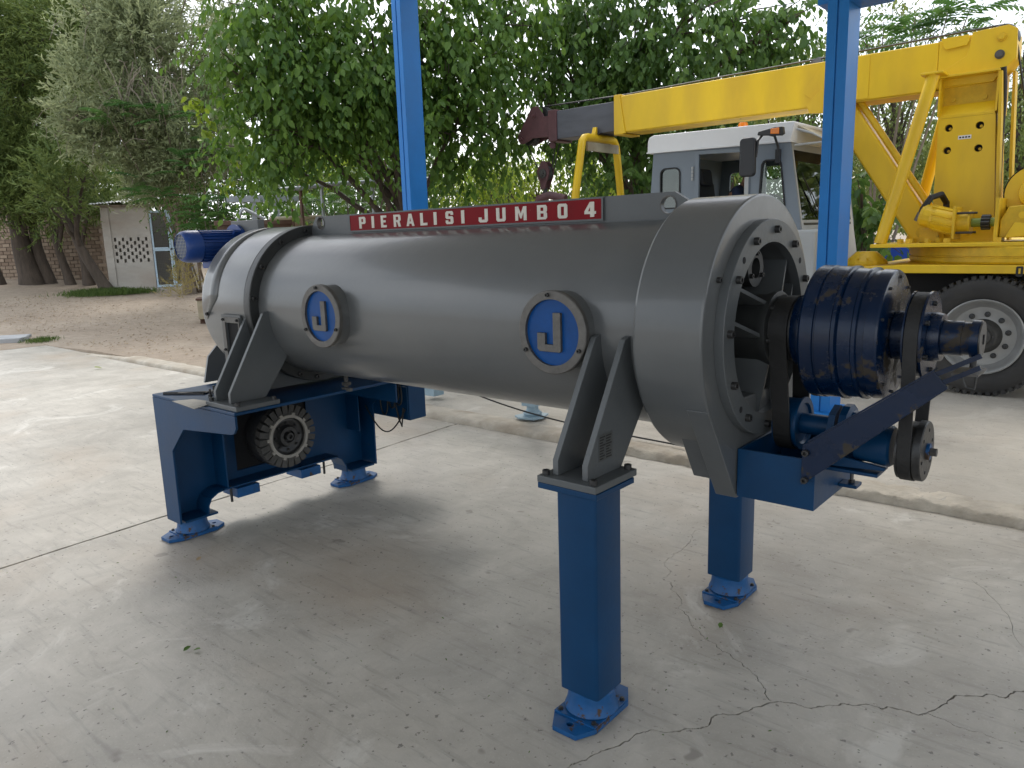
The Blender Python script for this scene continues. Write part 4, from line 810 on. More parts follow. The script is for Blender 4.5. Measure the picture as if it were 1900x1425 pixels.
for x, z in ((-1.795, 3.016), (-1.515, 3.011), (-1.789, 2.86), (-1.515, 2.855)): MB().cyl((x, 9.0, z), (x, 9.0205, z), 0.024, n=6).build('head_bolt', YELD, tk, smooth=0)
MB().prism([(-1.312, 1.463), (-1.285, 1.463), (-1.365, 3.06), (-1.392, 3.06)], 'y', 8.88, 9.0).build('mast_flange', YEL, tk)
MB().prism([(-1.26, 1.463), (-1.235, 1.463), (-1.31, 3.1), (-1.335, 3.1)], 'y', 9.25, 9.40).build('mast_flange', YEL, tk)
lb = MB().box(-1.70, -1.585, 8.8975, 8.8995, 2.462, 2.498).build('maker_label', WHITE, tk)
for i in range(4): MB().box(-1.69 + i * 0.026, -1.672 + i * 0.026, 8.8968, 8.8974, 2.472, 2.487).build('label_mark', INK, lb)
MB().tube([(-1.372, 8.95, 3.10), (-1.36, 8.98, 2.95), (-1.355, 9.02, 2.75), (-1.36, 9.05, 2.5), (-1.34, 9.1, 1.6)], 0.028, 10).build('hydraulic_hose', BLACK, tk)
# braces
MB().tube([(-1.90, 8.62, 3.06), (-2.24, 8.42, 1.463)], 0.060, 20).build('brace_tube', YEL, tk); MB().box(-2.0, -1.80, 8.54, 8.80, 3.0625, 3.083).build('brace_cap', YEL, tk, bevel=0.004)
MB().tube([(-1.93, 9.62, 3.06), (-2.26, 9.75, 1.463)], 0.058, 20).build('brace_tube', YEL, tk)
# lift cylinder
cy = MB(); dvec = Vector((-1.30, 0, 1.98)).normalized(); nvec = Vector((dvec.z, 0, -dvec.x))
p0 = Vector((-1.98, 9.19, 1.53)); cl = 1.78
b_ = MB().obox(p0 + dvec * cl / 2, dvec * (cl / 2), (0, 0.135, 0), nvec * 0.135).build('lift_cylinder', YEL, tk, bevel=0.03)
MB().tube([p0 + dvec * 0.12 + nvec * 0.185 - Vector((0, 0.08, 0)), p0 + dvec * 1.62 + nvec * 0.185 - Vector((0, 0.08, 0))], 0.035, 12).build('feed_pipe', YELD, b_)
MB().lathe([(0, 0.05), (0.06, 0.05), (0.06, 0.035), (0.1, 0.035)], p0 + dvec * 1.62 + nvec * 0.185 - Vector((0, 0.08, 0)), p0 + dvec * 3 + nvec * 0.185 - Vector((0, 0.08, 0)), 10).build('pipe_union', YELD, b_)
MB().cyl(p0 + dvec * (cl + 0.002), p0 + dvec * (cl + 0.55), 0.09, n=24).build('piston_rod', STEEL, b_)
MB().prism([(-2.06, 1.463), (-1.88, 1.463), (-1.90, 1.62), (-1.98, 1.66), (-2.06, 1.60)], 'y', 8.98, 9.02).build('pivot_lug', YEL, tk, bevel=0.004); MB().cyl((-1.98, 8.94, 1.56), (-1.98, 9.40, 1.56), 0.055, n=20).build('pivot_pin', YELD, tk)
# boom
bm_ = MB(); bm_.box(-5.80, -1.95, 9.0, 9.40, 2.972, 3.435); boom = bm_.build('boom', YEL, tk, bevel=0.012)
MB().box(-5.62, -1.9, 9.012, 9.388, 2.962, 2.971).build('boom_underside', YELD, boom)
MB().prism([(-5.80, 2.955), (-5.62, 2.955), (-5.64, 3.04), (-5.71, 3.452), (-5.80, 3.452)], 'y', 8.985, 8.9995).build('boom_collar', YEL, boom, bevel=0.003); MB().box(-5.80, -5.70, 8.99, 9.41, 3.436, 3.455).build('boom_collar', YEL, boom, bevel=0.003)
MB().box(-5.80, -5.66, 8.99, 9.41, 2.945, 2.961).build('boom_collar', YELD, boom)
MB().prism([(-3.30, 3.13), (-3.12, 3.0), (-2.6, 2.985), (-2.6, 3.425), (-3.06, 3.425)], 'y', 8.993, 8.9995).build('doubler_plate', YEL, boom, bevel=0.002)
MB().prism([(-3.24, 3.0), (-3.20, 2.90), (-2.80, 2.86), (-2.72, 2.96), (-3.08, 3.14)], 'y', 8.95, 8.992).build('cylinder_lug', YEL, boom, bevel=0.004)
MB().prism([(-2.06, 3.0), (-2.06, 3.05), (-1.70, 3.26), (-1.68, 3.33), (-1.66, 3.47), (-1.36, 3.485), (-1.285, 3.44), (-1.275, 3.18), (-1.40, 3.055), (-1.45, 2.985)], 'y', 8.985, 8.9995).build('boom_foot_plate', YEL, boom, bevel=0.004)
MB().prism([(-1.9495, 2.98), (-1.45, 2.985), (-1.40, 3.055), (-1.29, 3.18), (-1.30, 3.43), (-1.36, 3.465), (-1.9495, 3.44)], 'y', 9.0, 9.40).build('boom_foot', YEL, boom, bevel=0.008)
MB().lathe([(0, 0.12), (0.03, 0.13), (0.15, 0.13), (0.18, 0.12)], (-1.42, 9.1, 3.40), (-1.42, 10, 3.40), 28).build('guide_sheave', DSTEEL, boom)
for x, z, mm in ((-1.41, 3.385, YELD), (-1.415, 3.225, STEEL)):
    MB().lathe([(0, 0.042), (0.012, 0.042), (0.012, 0.03), (0.03, 0.028), (0.03, 0.0)], (x, 8.9845, z), (x, 8, z), 20).build('boom_pin', mm, boom)
MB().prism([(-1.90, 3.37), (-1.88, 3.345), (-1.70, 3.36), (-1.68, 3.40), (-1.69, 3.455), (-1.93, 3.455)], 'y', 8.975, 8.9845).build('cover_tab', YEL, boom, bevel=0.003)
inn = MB().box(-6.80, -5.8005, 9.03, 9.37, 3.0, 3.385).build('inner_boom', BOOMG, tk, bevel=0.01)
# boom head
MB().box(-6.93, -6.78, 9.01, 9.39, 2.975, 3.405).build('head_collar', MAROON, tk, bevel=0.008)
hp = [(-6.931, 3.345), (-7.03, 3.335), (-7.08, 3.43)] + [(-7.185 + 0.115 * cos(radians(a)), 3.385 + 0.115 * sin(radians(a))) for a in range(30, 165, 15)] + [(-7.50, 3.15)] + [(-7.435 + 0.09 * cos(radians(a)), 3.085 + 0.09 * sin(radians(a))) for a in range(160, 300, 20)] + [(-7.32, 3.03), (-7.25, 3.06), (-6.931, 3.05)]
for y in (9.04, 9.33): MB().prism(hp, 'y', y, y + 0.03).build('head_cheek', MAROON, tk, bevel=0.004)
for x, z, r in ((-7.185, 3.385, 0.125), (-7.42, 3.085, 0.10)):
    MB().lathe([(0, r), (0.02, r), (0.04, r - 0.025), (0.06, r), (0.08, r), (0.10, r - 0.025), (0.12, r), (0.14, r)], (x + 0.03, 9.13, z - 0.005), (x + 0.03, 10, z - 0.005), 32).build('sheave', DSTEEL, tk)
    MB().lathe([(0, 0.04), (0.012, 0.04), (0.012, 0.022), (0.03, 0.02), (0.03, 0.0)], (x - 0.03, 9.0395, z - 0.01), (x - 0.03, 8, z - 0.01), 18).build('sheave_pin', MAROON, tk)
MB().tube([(-7.10, 9.18, 3.50), (-5.75, 9.18, 3.475), (-1.45, 9.18, 3.53)], 0.011, 6).build('hoist_rope', DSTEEL, tk)
MB().tube([(-1.33, 9.18, 3.45), (-1.22, 9.18, 2.9), (-1.05, 9.15, 2.0)], 0.011, 6).build('hoist_rope', DSTEEL, tk)
MB().lathe([(0, 0.05), (0.03, 0.05)], (-6.93, 9.1, 2.94), (-6.93, 10, 2.94), 18).build('rope_anchor', MAROON, tk)
# hook block
for y in (9.13, 9.24): MB().prism([(-7.235, 2.52), (-7.255, 2.60), (-7.20, 2.68), (-7.17, 2.735), (-7.10, 2.735), (-7.06, 2.68), (-7.02, 2.60), (-7.04, 2.50), (-7.09, 2.40), (-7.11, 2.33), (-7.185, 2.33), (-7.20, 2.42)], 'y', y, y + 0.02).build('block_cheek', MAROON, tk, bevel=0.004)
MB().lathe([(0, 0.10), (0.01, 0.115), (0.035, 0.09), (0.06, 0.115), (0.07, 0.10)], (-7.135, 9.1525, 2.56), (-7.135, 10, 2.56), 28).build('block_sheave', DSTEEL, tk)
MB().lathe([(0, 0.068), (0.012, 0.068), (0.014, 0.03), (0.03, 0.028), (0.03, 0.0)], (-7.14, 9.1295, 2.555), (-7.14, 8, 2.555), 28).build('block_hub', FANM, tk)
MB().tube([(-7.145, 9.195, 2.35), (-7.145, 9.195, 2.22), (-7.12, 9.195, 2.16), (-7.06, 9.195, 2.10), (-7.08, 9.195, 2.0), (-7.17, 9.195, 1.97), (-7.25, 9.195, 2.03), (-7.25, 9.195, 2.10)], [0.035, 0.03, 0.03, 0.035, 0.04, 0.04, 0.03, 0.012], 12).build('hook', DSTEEL, tk)
for a_, c_ in (((-7.47, 9.19, 3.02), (-7.24, 9.19, 2.58)), ((-6.94, 9.19, 2.95), (-7.03, 9.19, 2.56)), ((-6.89, 9.22, 2.95), (-7.0, 9.22, 2.60))): MB().tube([a_, c_], 0.009, 6).build('hoist_rope', DSTEEL, tk)
# boom rest
rs = MB().tube([(-6.1, 8.42, 1.2), (-6.1, 8.50, 2.18), (-6.1, 8.655, 2.80), (-6.1, 8.675, 2.88), (-6.1, 8.72, 2.925), (-6.1, 8.80, 2.938), (-6.1, 9.38, 2.938), (-6.1, 9.45, 2.925), (-6.1, 9.49, 2.88), (-6.1, 9.515, 2.80), (-6.1, 9.62, 2.18), (-6.1, 9.72, 1.2)], 0.052, 18).build('boom_rest', YEL, tk, smooth=60)
MB().box(-6.075, -6.04, 8.72, 9.48, 2.755, 2.87).build('rest_board', PALEB, rs, bevel=0.003)
MB().box(-6.16, -6.03, 8.98, 9.42, 2.985, 3.0).build('rest_saddle', DSTEEL, rs)
MB().prism([(8.92, 2.945), (8.99, 2.945), (8.99, 3.08), (8.97, 3.08)], 'x', -6.13, -6.07).build('rest_ear', YEL, rs)
MB().tube([(-6.75, 8.5, 2.05), (-6.72, 8.5, 2.16), (-6.55, 8.52, 2.20), (-6.3, 8.55, 2.14)], 0.055, 12).build('exhaust_pipe', MAROON, tk)
# cab --------------------------------------------------------------
NY, FY = 8.20, 9.98
wall_o = [(-4.86, 1.05), (-4.74, 2.60), (-3.12, 2.565), (-2.985, 1.73), (-2.93, 1.05)]
wl_ = rrect(-4.635, -4.40, 1.93, 2.37, 0.06); dr = [(-4.155, 1.62), (-3.60, 1.62), (-3.60, 2.485), (-4.155, 2.505)]; qw = [(-3.43, 1.95)] + [(-3.405, 2.31), (-3.395, 2.345), (-3.37, 2.36), (-3.25, 2.355), (-3.225, 2.34), (-3.212, 2.31)] + [(-3.16, 1.90), (-3.20, 1.87), (-3.40, 1.90)]
cab = MB().plate(wall_o, [wl_, dr, qw], 'y', NY, NY + 0.03).build('cab', CABG, tk)
MB().plate(wall_o, [rrect(-4.60, -4.30, 1.85, 2.4, 0.05), [(-4.1, 1.75), (-3.55, 1.75), (-3.55, 2.45), (-4.1, 2.45)], [(-3.43, 1.8), (-3.40, 2.35), (-3.22, 2.35), (-3.14, 1.8)]], 'y', FY, FY + 0.03).build('cab_far_side', CABG, cab)
MB().add([(-4.86, NY + 0.031, 1.05), (-4.86, FY - 0.001, 1.05), (-4.74, FY - 0.001, 2.56), (-4.74, NY + 0.031, 2.56), (-4.83, NY + 0.031, 1.05), (-4.83, FY - 0.001, 1.05), (-4.71, FY - 0.001, 2.56), (-4.71, NY + 0.031, 2.56)], [(0, 1, 2, 3), (4, 7, 6, 5), (0, 4, 5, 1), (1, 5, 6, 2), (2, 6, 7, 3), (3, 7, 4, 0)]).build('cab_back', CABG, cab)
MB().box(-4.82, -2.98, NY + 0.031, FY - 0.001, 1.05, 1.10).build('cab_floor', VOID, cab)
def slant(y0, y1, z0, z1, t=0.02):     # piece of the raked front
    xf = lambda z: -3.12 + (2.53 - z) * (0.135 / 0.80)
    vs = [(xf(z) - d, y, z) for d in (0, t) for y, z in ((y0, z0), (y1, z0), (y1, z1), (y0, z1))]
    return MB().add(vs, [(0, 1, 2, 3), (4, 7, 6, 5), (0, 4, 5, 1), (1, 5, 6, 2), (2, 6, 7, 3), (3, 7, 4, 0)])
slant(NY + 0.031, NY + 0.075, 1.73, 2.53, 0.04).build('cab_pillar', CABL, cab); slant(FY - 0.075, FY - 0.001, 1.73, 2.53, 0.04).build('cab_pillar', CABL, cab)
slant(NY + 0.076, FY - 0.076, 2.46, 2.53, 0.04).build('windscreen_header', CABL, cab); slant(NY + 0.031, FY - 0.001, 1.05, 1.7295, 0.04).build('front_panel', CABL, cab)
slant(NY + 0.076, FY - 0.076, 1.7305, 2.4595, 0.008).build('windscreen', GLASS, cab)
for y0, dy in ((8.36, 0.0), (8.95, 0.05)):
    xf = lambda z: -3.10 + (2.53 - z) * (0.135 / 0.80)
    MB().tube([(xf(1.76) + 0.01, y0 + 0.45, 1.76), (xf(2.0) + 0.015, y0 + 0.22 + dy, 2.0), (xf(2.17) + 0.01, y0 + 0.02 + dy, 2.17)], 0.006, 6).build('wiper_arm', PLASTIC, cab)
    MB().tube([(xf(1.80) + 0.006, y0 + 0.33, 1.80), (xf(2.2) + 0.006, y0 + 0.0, 2.22)], 0.005, 6).build('wiper_blade', BLACK, cab)
MB().box(-3.02, -2.975, NY + 0.1, FY - 0.1, 1.675, 1.70).build('wiper_rail', PLASTIC, cab)
# roof with rolled edge, visor
rp = [(-4.80, 2.575), (-4.795, 2.70), (-4.775, 2.745), (-4.72, 2.765), (-3.07, 2.735), (-3.06, 2.72), (-3.10, 2.545)]
MB().prism(rp, 'y', NY - 0.045, FY + 0.075).build('cab_roof', WHITE, cab, bevel=0.035)
MB().prism([(-4.805, 2.566), (-3.095, 2.533), (-3.095, 2.545), (-4.805, 2.580)], 'y', NY - 0.055, FY + 0.08).build('drip_rail', WHITE, cab)
MB().add([(-3.06, NY + 0.05, 2.69), (-3.06, FY, 2.69), (-2.80, FY, 2.52), (-2.80, NY + 0.22, 2.53), (-3.06, NY + 0.05, 2.70), (-3.06, FY, 2.70), (-2.80, FY, 2.53), (-2.80, NY + 0.22, 2.54)], [(0, 3, 2, 1), (4, 5, 6, 7), (0, 1, 5, 4), (1, 2, 6, 5), (2, 3, 7, 6), (3, 0, 4, 7)]).build('sun_visor', PALEB, cab)
MB().tube([(-3.06, NY + 0.02, 2.66), (-2.90, NY + 0.05, 2.60), (-2.79, NY + 0.22, 2.525), (-3.08, NY + 0.02, 2.50)], 0.012, 8).build('visor_frame', CABL, cab)
MB().lathe([(0, 0.05), (0.02, 0.062), (0.022, 0.055), (0.09, 0.055), (0.11, 0.045), (0.115, 0.0)], (-3.87, 8.72, 2.75), (-3.87, 8.72, 4), 24).build('beacon', ORANGE, cab)
# glazing, seals, door
MB().plate(rrect(-4.65, -4.385, 1.915, 2.385, 0.07), [wl_], 'y', NY - 0.012, NY + 0.02).build('window_seal', BLACK, cab); MB().prism(wl_, 'y', NY + 0.008, NY + 0.013).build('side_window', GLASS, cab)
MB().plate([(-3.445, 1.93), (-3.42, 2.33), (-3.40, 2.365), (-3.37, 2.377), (-3.24, 2.372), (-3.21, 2.355), (-3.197, 2.32), (-3.143, 1.885), (-3.19, 1.85), (-3.41, 1.885)], [qw], 'y', NY - 0.012, NY + 0.02).build('window_seal', BLACK, cab); MB().prism(qw, 'y', NY + 0.008, NY + 0.013).build('quarter_window', GLASS, cab)
MB().plate([(-4.205, 1.20), (-3.545, 1.20), (-3.545, 2.52), (-4.205, 2.545)], [[(-4.150, 1.63), (-3.605, 1.63), (-3.605, 2.478), (-4.150, 2.500)]], 'y', NY - 0.014, NY - 0.001).build('door', CABG, cab, bevel=0.004)
MB().box(-3.60, -3.555, NY - 0.02, NY - 0.0145, 1.7, 2.24).build('sliding_pane_edge', CABL, cab)
for z in (2.22, 2.26, 2.30, 2.34): MB().cyl((-4.225, NY - 0.02, z), (-4.225, NY - 0.02, z + 0.032), 0.014, n=10).build('door_hinge', CABL, cab)
# mirror
mr = MB().prism(rrect(-3.515, -3.345, 2.19, 2.585, 0.045), 'y', 7.83, 7.90).build('mirror', PLASTIC, tk, bevel=0.02)
MB().tube([(-3.345, 7.87, 2.38), (-3.33, 7.88, 2.55), (-3.30, 7.95, 2.62), (-3.24, 8.08, 2.60), (-3.235, 8.17, 2.50), (-3.235, 8.18, 2.36)], 0.013, 8).build('mirror_arm', PLASTIC, mr)
MB().box(-3.26, -3.21, 8.165, 8.199, 2.33, 2.47).build('mirror_bracket', PLASTIC, mr)
MB().prism([(-3.345, 2.60), (-3.335, 2.635), (-3.16, 2.665), (-3.08, 2.66), (-3.07, 2.59), (-3.10, 2.575)], 'y', 7.88, 7.94).build('lamp_arm', PLASTIC, mr, bevel=0.008); MB().prism([(-3.20, 2.598), (-3.20, 2.648), (-3.11, 2.652), (-3.11, 2.590)], 'y', 7.865, 7.8795).build('indicator_lamp', ORANGE, mr, bevel=0.006)
# seat inside
stx = MB().box(-4.36, -3.95, 8.42, 8.86, 1.55, 1.68).build('seat', SEATM, cab, bevel=0.03); MB().obox((-4.30, 8.64, 1.95), (0.06, 0, 0), (0, 0.23, 0), (-0.04, 0, 0.28)).build('seat_back', SEATM, stx, bevel=0.04); MB().obox((-4.29, 8.60, 2.27), (0.055, 0, 0.0), (0, 0.14, 0), (-0.015, 0, 0.10)).build('headrest', SEATM, stx, bevel=0.04)
MB().box(-4.25, -3.90, 8.45, 8.83, 1.10, 1.549).build('seat_base', SEATM, stx)
MB().tube([(-3.28, 8.55, 1.80)] + [(-3.42 + 0.08 * cos(t), 8.72 + 0.19 * sin(t), 1.93 - 0.10 * cos(t)) for t in np.linspace(0, 2 * pi, 20)], 0.013, 6).build('steering_wheel', PLASTIC, cab)
MB().prism([(-3.25, 1.10), (-3.02, 1.10), (-3.02, 1.72), (-3.30, 1.78)], 'y', NY + 0.08, FY - 0.1).build('dashboard', PLASTIC, cab, bevel=0.02)
MB().box(-3.05, -2.78, NY - 0.12, NY + 0.55, 1.0, 1.63).build('front_wing', CABL, tk, bevel=0.03)
# pump, gearbox, winch on the deck
pm = MB().lathe([(0, 0.09), (0.03, 0.11), (0.10, 0.105), (0.13, 0.115)], (-1.90, 8.52, 1.74), (-1.62, 8.52, 1.655), 14).build('hydraulic_pump', YELD, tk, smooth=20)
MB().lathe([(0, 0.115), (0.10, 0.118), (0.20, 0.12)], (-1.775, 8.52, 1.702), (-1.60, 8.52, 1.65), 16).build('pump_body', YEL, pm)
for a in range(0, 360, 40):
    t = radians(a); MB().obox((-1.70, 8.52 + 0.118 * cos(t), 1.677 + 0.118 * sin(t)), Vector((0.09, 0, -0.027)), Vector((0, -sin(t), cos(t))) * 0.008, Vector((0, cos(t), sin(t))) * 0.012).build('pump_rib', YELD, pm)
MB().box(-1.595, -1.57, 8.36, 8.68, 1.49, 1.80).build('pump_bracket', YELD, tk, bevel=0.006); MB().lathe([(0, 0.10), (0.09, 0.10), (0.09, 0.12), (0.11, 0.12)], (-1.568, 8.52, 1.645), (0, 8.52, 1.645), 20).build('pump_flange', YELD, tk)
for a in (45, 135, 225, 315): t = radians(a); MB().cyl((-1.60, 8.52 + 0.13 * cos(t), 1.645 + 0.13 * sin(t)), (-1.43, 8.52 + 0.13 * cos(t), 1.645 + 0.13 * sin(t)), 0.011, n=8).build('tie_bolt', FANM, tk)
MB().cyl((-1.455, 8.52, 1.645), (-1.22, 8.52, 1.645), 0.042, n=18).build('drive_shaft', GREENP, tk)
cpl = MB().lathe([(0, 0.06), (0.075, 0.06)], (-1.375, 8.52, 1.645), (0, 8.52, 1.645), 20).build('coupling', BLACK, tk)
for i in range(12): t = 2 * pi * i / 12; MB().cyl((-1.373, 8.52 + 0.06 * cos(t), 1.645 + 0.06 * sin(t)), (-1.302, 8.52 + 0.06 * cos(t), 1.645 + 0.06 * sin(t)), 0.012, n=6).build('chain_roller', DSTEEL, cpl)
gbx = MB().prism([(-1.20, 1.50), (-0.55, 1.50), (-0.55, 1.78), (-0.85, 1.80), (-1.14, 1.78), (-1.20, 1.66)], 'y', 8.34, 8.80).build('winch_gearbox', YELD, tk, bevel=0.012)
MB().box(-1.235, -1.205, 8.28, 8.74, 1.463, 1.86).build('gearbox_flange', YELD, gbx, bevel=0.004); MB().prism([(-1.15, 1.50), (-0.9, 1.52), (-0.9, 1.60), (-1.08, 1.64)], 'y', 8.31, 8.339).build('gearbox_rib', YEL, gbx, bevel=0.003)
MB().lathe([(0, 0.03), (0.012, 0.03)], (-1.03, 8.339, 1.70), (-1.03, 8, 1.70), 14).build('fill_plug', YEL, gbx)
MB().lathe([(0, 0.23), (0.05, 0.25), (0.05, 0.14), (0.09, 0.13), (0.10, 0.08), (0.12, 0.07), (0.12, 0.0)], (-0.98, 8.72, 1.90), (-0.98, 8, 1.90), 32).build('winch_end', YEL, tk)
MB().lathe([(0, 0.19), (0.6, 0.19)], (-0.98, 8.74, 1.90), (-0.98, 9.5, 1.90), 32).build('winch_drum', DSTEEL, tk); MB().lathe([(0, 0.27), (0.03, 0.27)], (-0.98, 8.74, 1.90), (-0.98, 9.5, 1.90), 36).build('winch_flange', VOID, tk)
MB().tube([(-1.915, 8.50, 1.70), (-1.88, 8.50, 1.80), (-1.83, 8.55, 1.90), (-1.76, 8.65, 1.93), (-1.74, 8.80, 1.85), (-1.74, 8.86, 1.6)], 0.03, 10).build('suction_hose', BLACK, tk); MB().cyl((-1.925, 8.50, 1.675), (-1.895, 8.50, 1.755), 0.036, n=12).build('hose_fitting', STEEL, tk)
MB().box(-1.93, -1.75, 8.62, 8.86, 1.463, 1.60).build('valve_block', YELD, tk, bevel=0.008)
MB().tube([(-1.20, 9.5, 2.15), (-1.05, 9.5, 2.12), (-0.85, 9.5, 2.0)], 0.018, 8).build('grey_conduit', GALV, tk)

# driver ----------------------------------------------------------------
def skinned(name, joints, edges, m, parent, sub=2):
    org = wloc(parent) if parent else Vector((0, 0, 0))
    me = bpy.data.meshes.new(name); me.from_pydata([Vector(j[0]) - org for j in joints], edges, []); me.materials.append(m)
    o = bpy.data.objects.new(name, me); COL.objects.link(o)
    if parent: o.parent = parent
    k = o.modifiers.new('skin', 'SKIN'); k.use_smooth_shade = True
    for i, j in enumerate(joints):
        me.skin_vertices[0].data[i].radius = (j[1], j[2] if len(j) > 2 else j[1])
    me.skin_vertices[0].data[0].use_root = True
    s_ = o.modifiers.new('sub', 'SUBSURF'); s_.levels = sub; s_.render_levels = sub
    return o
dx, dy = -3.86, 8.74
pr = thing('person', 'driver in dark navy shirt seated in the grey truck cab, leaning forward', 'person', (dx, dy, 1.69))
skinned('body', [((dx - 0.10, dy, 1.76), 0.14, 0.17), ((dx - 0.05, dy, 1.95), 0.12, 0.17), ((dx + 0.0, dy, 2.10), 0.10, 0.18), ((dx + 0.03, dy, 2.17), 0.055), ((dx + 0.05, dy, 2.23), 0.05), ((dx + 0.07, dy, 2.31), 0.085, 0.075), ((dx + 0.07, dy, 2.40), 0.085, 0.075),
    ((dx + 0.0, dy - 0.19, 2.08), 0.06), ((dx + 0.10, dy - 0.24, 1.90), 0.048), ((dx + 0.34, dy - 0.16, 1.93), 0.035), ((dx + 0.0, dy + 0.19, 2.08), 0.06), ((dx + 0.10, dy + 0.24, 1.90), 0.048), ((dx + 0.34, dy + 0.16, 1.93), 0.035),
    ((dx + 0.30, dy - 0.10, 1.76), 0.085), ((dx + 0.42, dy - 0.10, 1.35), 0.06), ((dx + 0.30, dy + 0.10, 1.76), 0.085), ((dx + 0.42, dy + 0.10, 1.35), 0.06), ((dx + 0.16, dy, 2.285), 0.016)],
    [(0, 1), (1, 2), (2, 3), (3, 4), (4, 5), (5, 6), (2, 7), (7, 8), (8, 9), (2, 10), (10, 11), (11, 12), (0, 13), (13, 14), (0, 15), (15, 16), (5, 17)], SKIN, pr)
skinned('shirt', [((dx - 0.10, dy, 1.78), 0.155, 0.185), ((dx - 0.05, dy, 1.95), 0.135, 0.185), ((dx + 0.0, dy, 2.10), 0.115, 0.19), ((dx + 0.025, dy, 2.165), 0.068), ((dx + 0.0, dy - 0.19, 2.08), 0.072), ((dx + 0.08, dy - 0.235, 1.93), 0.062), ((dx + 0.0, dy + 0.19, 2.08), 0.072), ((dx + 0.08, dy + 0.235, 1.93), 0.062)], [(0, 1), (1, 2), (2, 3), (2, 4), (4, 5), (2, 6), (6, 7)], SHIRT, pr)
skinned('trousers', [((dx - 0.10, dy, 1.77), 0.15, 0.18), ((dx + 0.30, dy - 0.10, 1.765), 0.095), ((dx + 0.42, dy - 0.10, 1.36), 0.07), ((dx + 0.30, dy + 0.10, 1.765), 0.095), ((dx + 0.42, dy + 0.10, 1.36), 0.07)], [(0, 1), (1, 2), (0, 3), (3, 4)], SHIRT, pr)
hv = MB().lathe([(0.0, 0.0), (0.005, 0.05), (0.04, 0.092), (0.09, 0.101), (0.15, 0.098), (0.19, 0.085)], (dx + 0.075, dy, 2.497), (dx + 0.02, dy, 2.25), 24, caps=False).build('hair', HAIR, pr, smooth=80)

# blue container peeping out behind the truck
tag(MB().box(-4.9, -2.9, 12.6, 13.4, 0.055, 1.34).build('blue_container', TARP, None, at_=(-3.9, 13, 0.055), bevel=0.02), 'blue painted steel container showing just behind the yellow crane deck', 'container')

# ================================================================== background: shed, wall, scrap, plants
def frame_map(mb, O, t):            # local (s, depth towards viewer, z) -> world, t = unit tangent in plan
    tx, ty = t; nx, ny = ty, -tx
    mb.v = [(O[0] + v[0] * tx + v[1] * nx, O[1] + v[0] * ty + v[1] * ny, O[2] + v[2]) for v in mb.v]; return mb
SO = on_yard(208, 540); ST = (0.42, 0.9075)
shed = thing('tool_shed', 'small rendered brick shed with pale blue mesh doors and sheet roof', 'shed', (SO.x, SO.y, SO.z))
FM = lambda mb: frame_map(mb, (SO.x, SO.y, SO.z), ST)
WL, WH = 1.22, 2.42                 # wall left of the doors
holes = []
for r_ in range(7):
    for c_ in range(5 if r_ % 2 == 0 else 4):
        s0 = 0.225 + c_ * 0.208 + (0.104 if r_ % 2 else 0); z0 = 1.44 - r_ * 0.104; holes.append([(s0, z0), (s0 + 0.058, z0), (s0 + 0.058, z0 + 0.108), (s0, z0 + 0.108)])
FM(MB().plate([(0.17, -0.1), (WL, -0.1), (WL, WH + 0.08), (0.17, WH)], holes, 'y', -0.12, 0.0)).build('wall', PLASTER, shed, smooth=0)
FM(MB().box(-0.04, 0.168, -0.15, 0.05, -0.1, WH)).build('corner_pillar', PLASTER, shed, bevel=0.01)
FM(MB().box(2.29, 2.52, -0.15, 0.05, -0.1, WH + 0.1)).build('corner_pillar', PLASTER, shed, bevel=0.01)
FM(MB().box(-0.02, 0.10, -3.2, -0.151, -0.1, WH)).build('side_wall', PLASTER, shed, smooth=0); FM(MB().box(2.40, 2.51, -3.2, -0.151, -0.1, WH)).build('side_wall', PLASTER, shed, smooth=0)
FM(MB().box(-0.02, 2.51, -3.3, -3.201, -0.1, WH)).build('back_wall', PLASTER, shed, smooth=0); FM(MB().box(0.1, 2.40, -3.2, -0.2, -0.1, 0.01)).build('shed_floor', VOID, shed)
FM(MB().box(-0.05, 2.55, 0.051, 0.30, -0.1, 0.03)).build('door_sill', PLASTER, shed, smooth=0)
n_ = 44; vs = []
for i in range(n_ * 2 + 1):
    s_ = -0.32 + i * 3.75 / (n_ * 2); dz = 0.035 * (i % 2); zz = WH + 0.11 + 0.085 * s_
    vs += [(s_, 0.32, zz + dz - 0.02), (s_, -3.5, zz + dz + 0.25), (s_, 0.32, zz + dz - 0.028), (s_, -3.5, zz + dz + 0.242)]
FM(MB().add(vs, [f for i in range(n_ * 2) for f in ((4*i, 4*i+1, 4*i+5, 4*i+4), (4*i+2, 4*i+6, 4*i+7, 4*i+3), (4*i, 4*i+4, 4*i+6, 4*i+2))])).build('roof_sheet', TIN, shed, smooth=0)
FM(MB().box(-0.2, 2.9, 0.02, 0.12, WH + 0.0, WH + 0.07)).build('roof_batten', BARKP, shed)
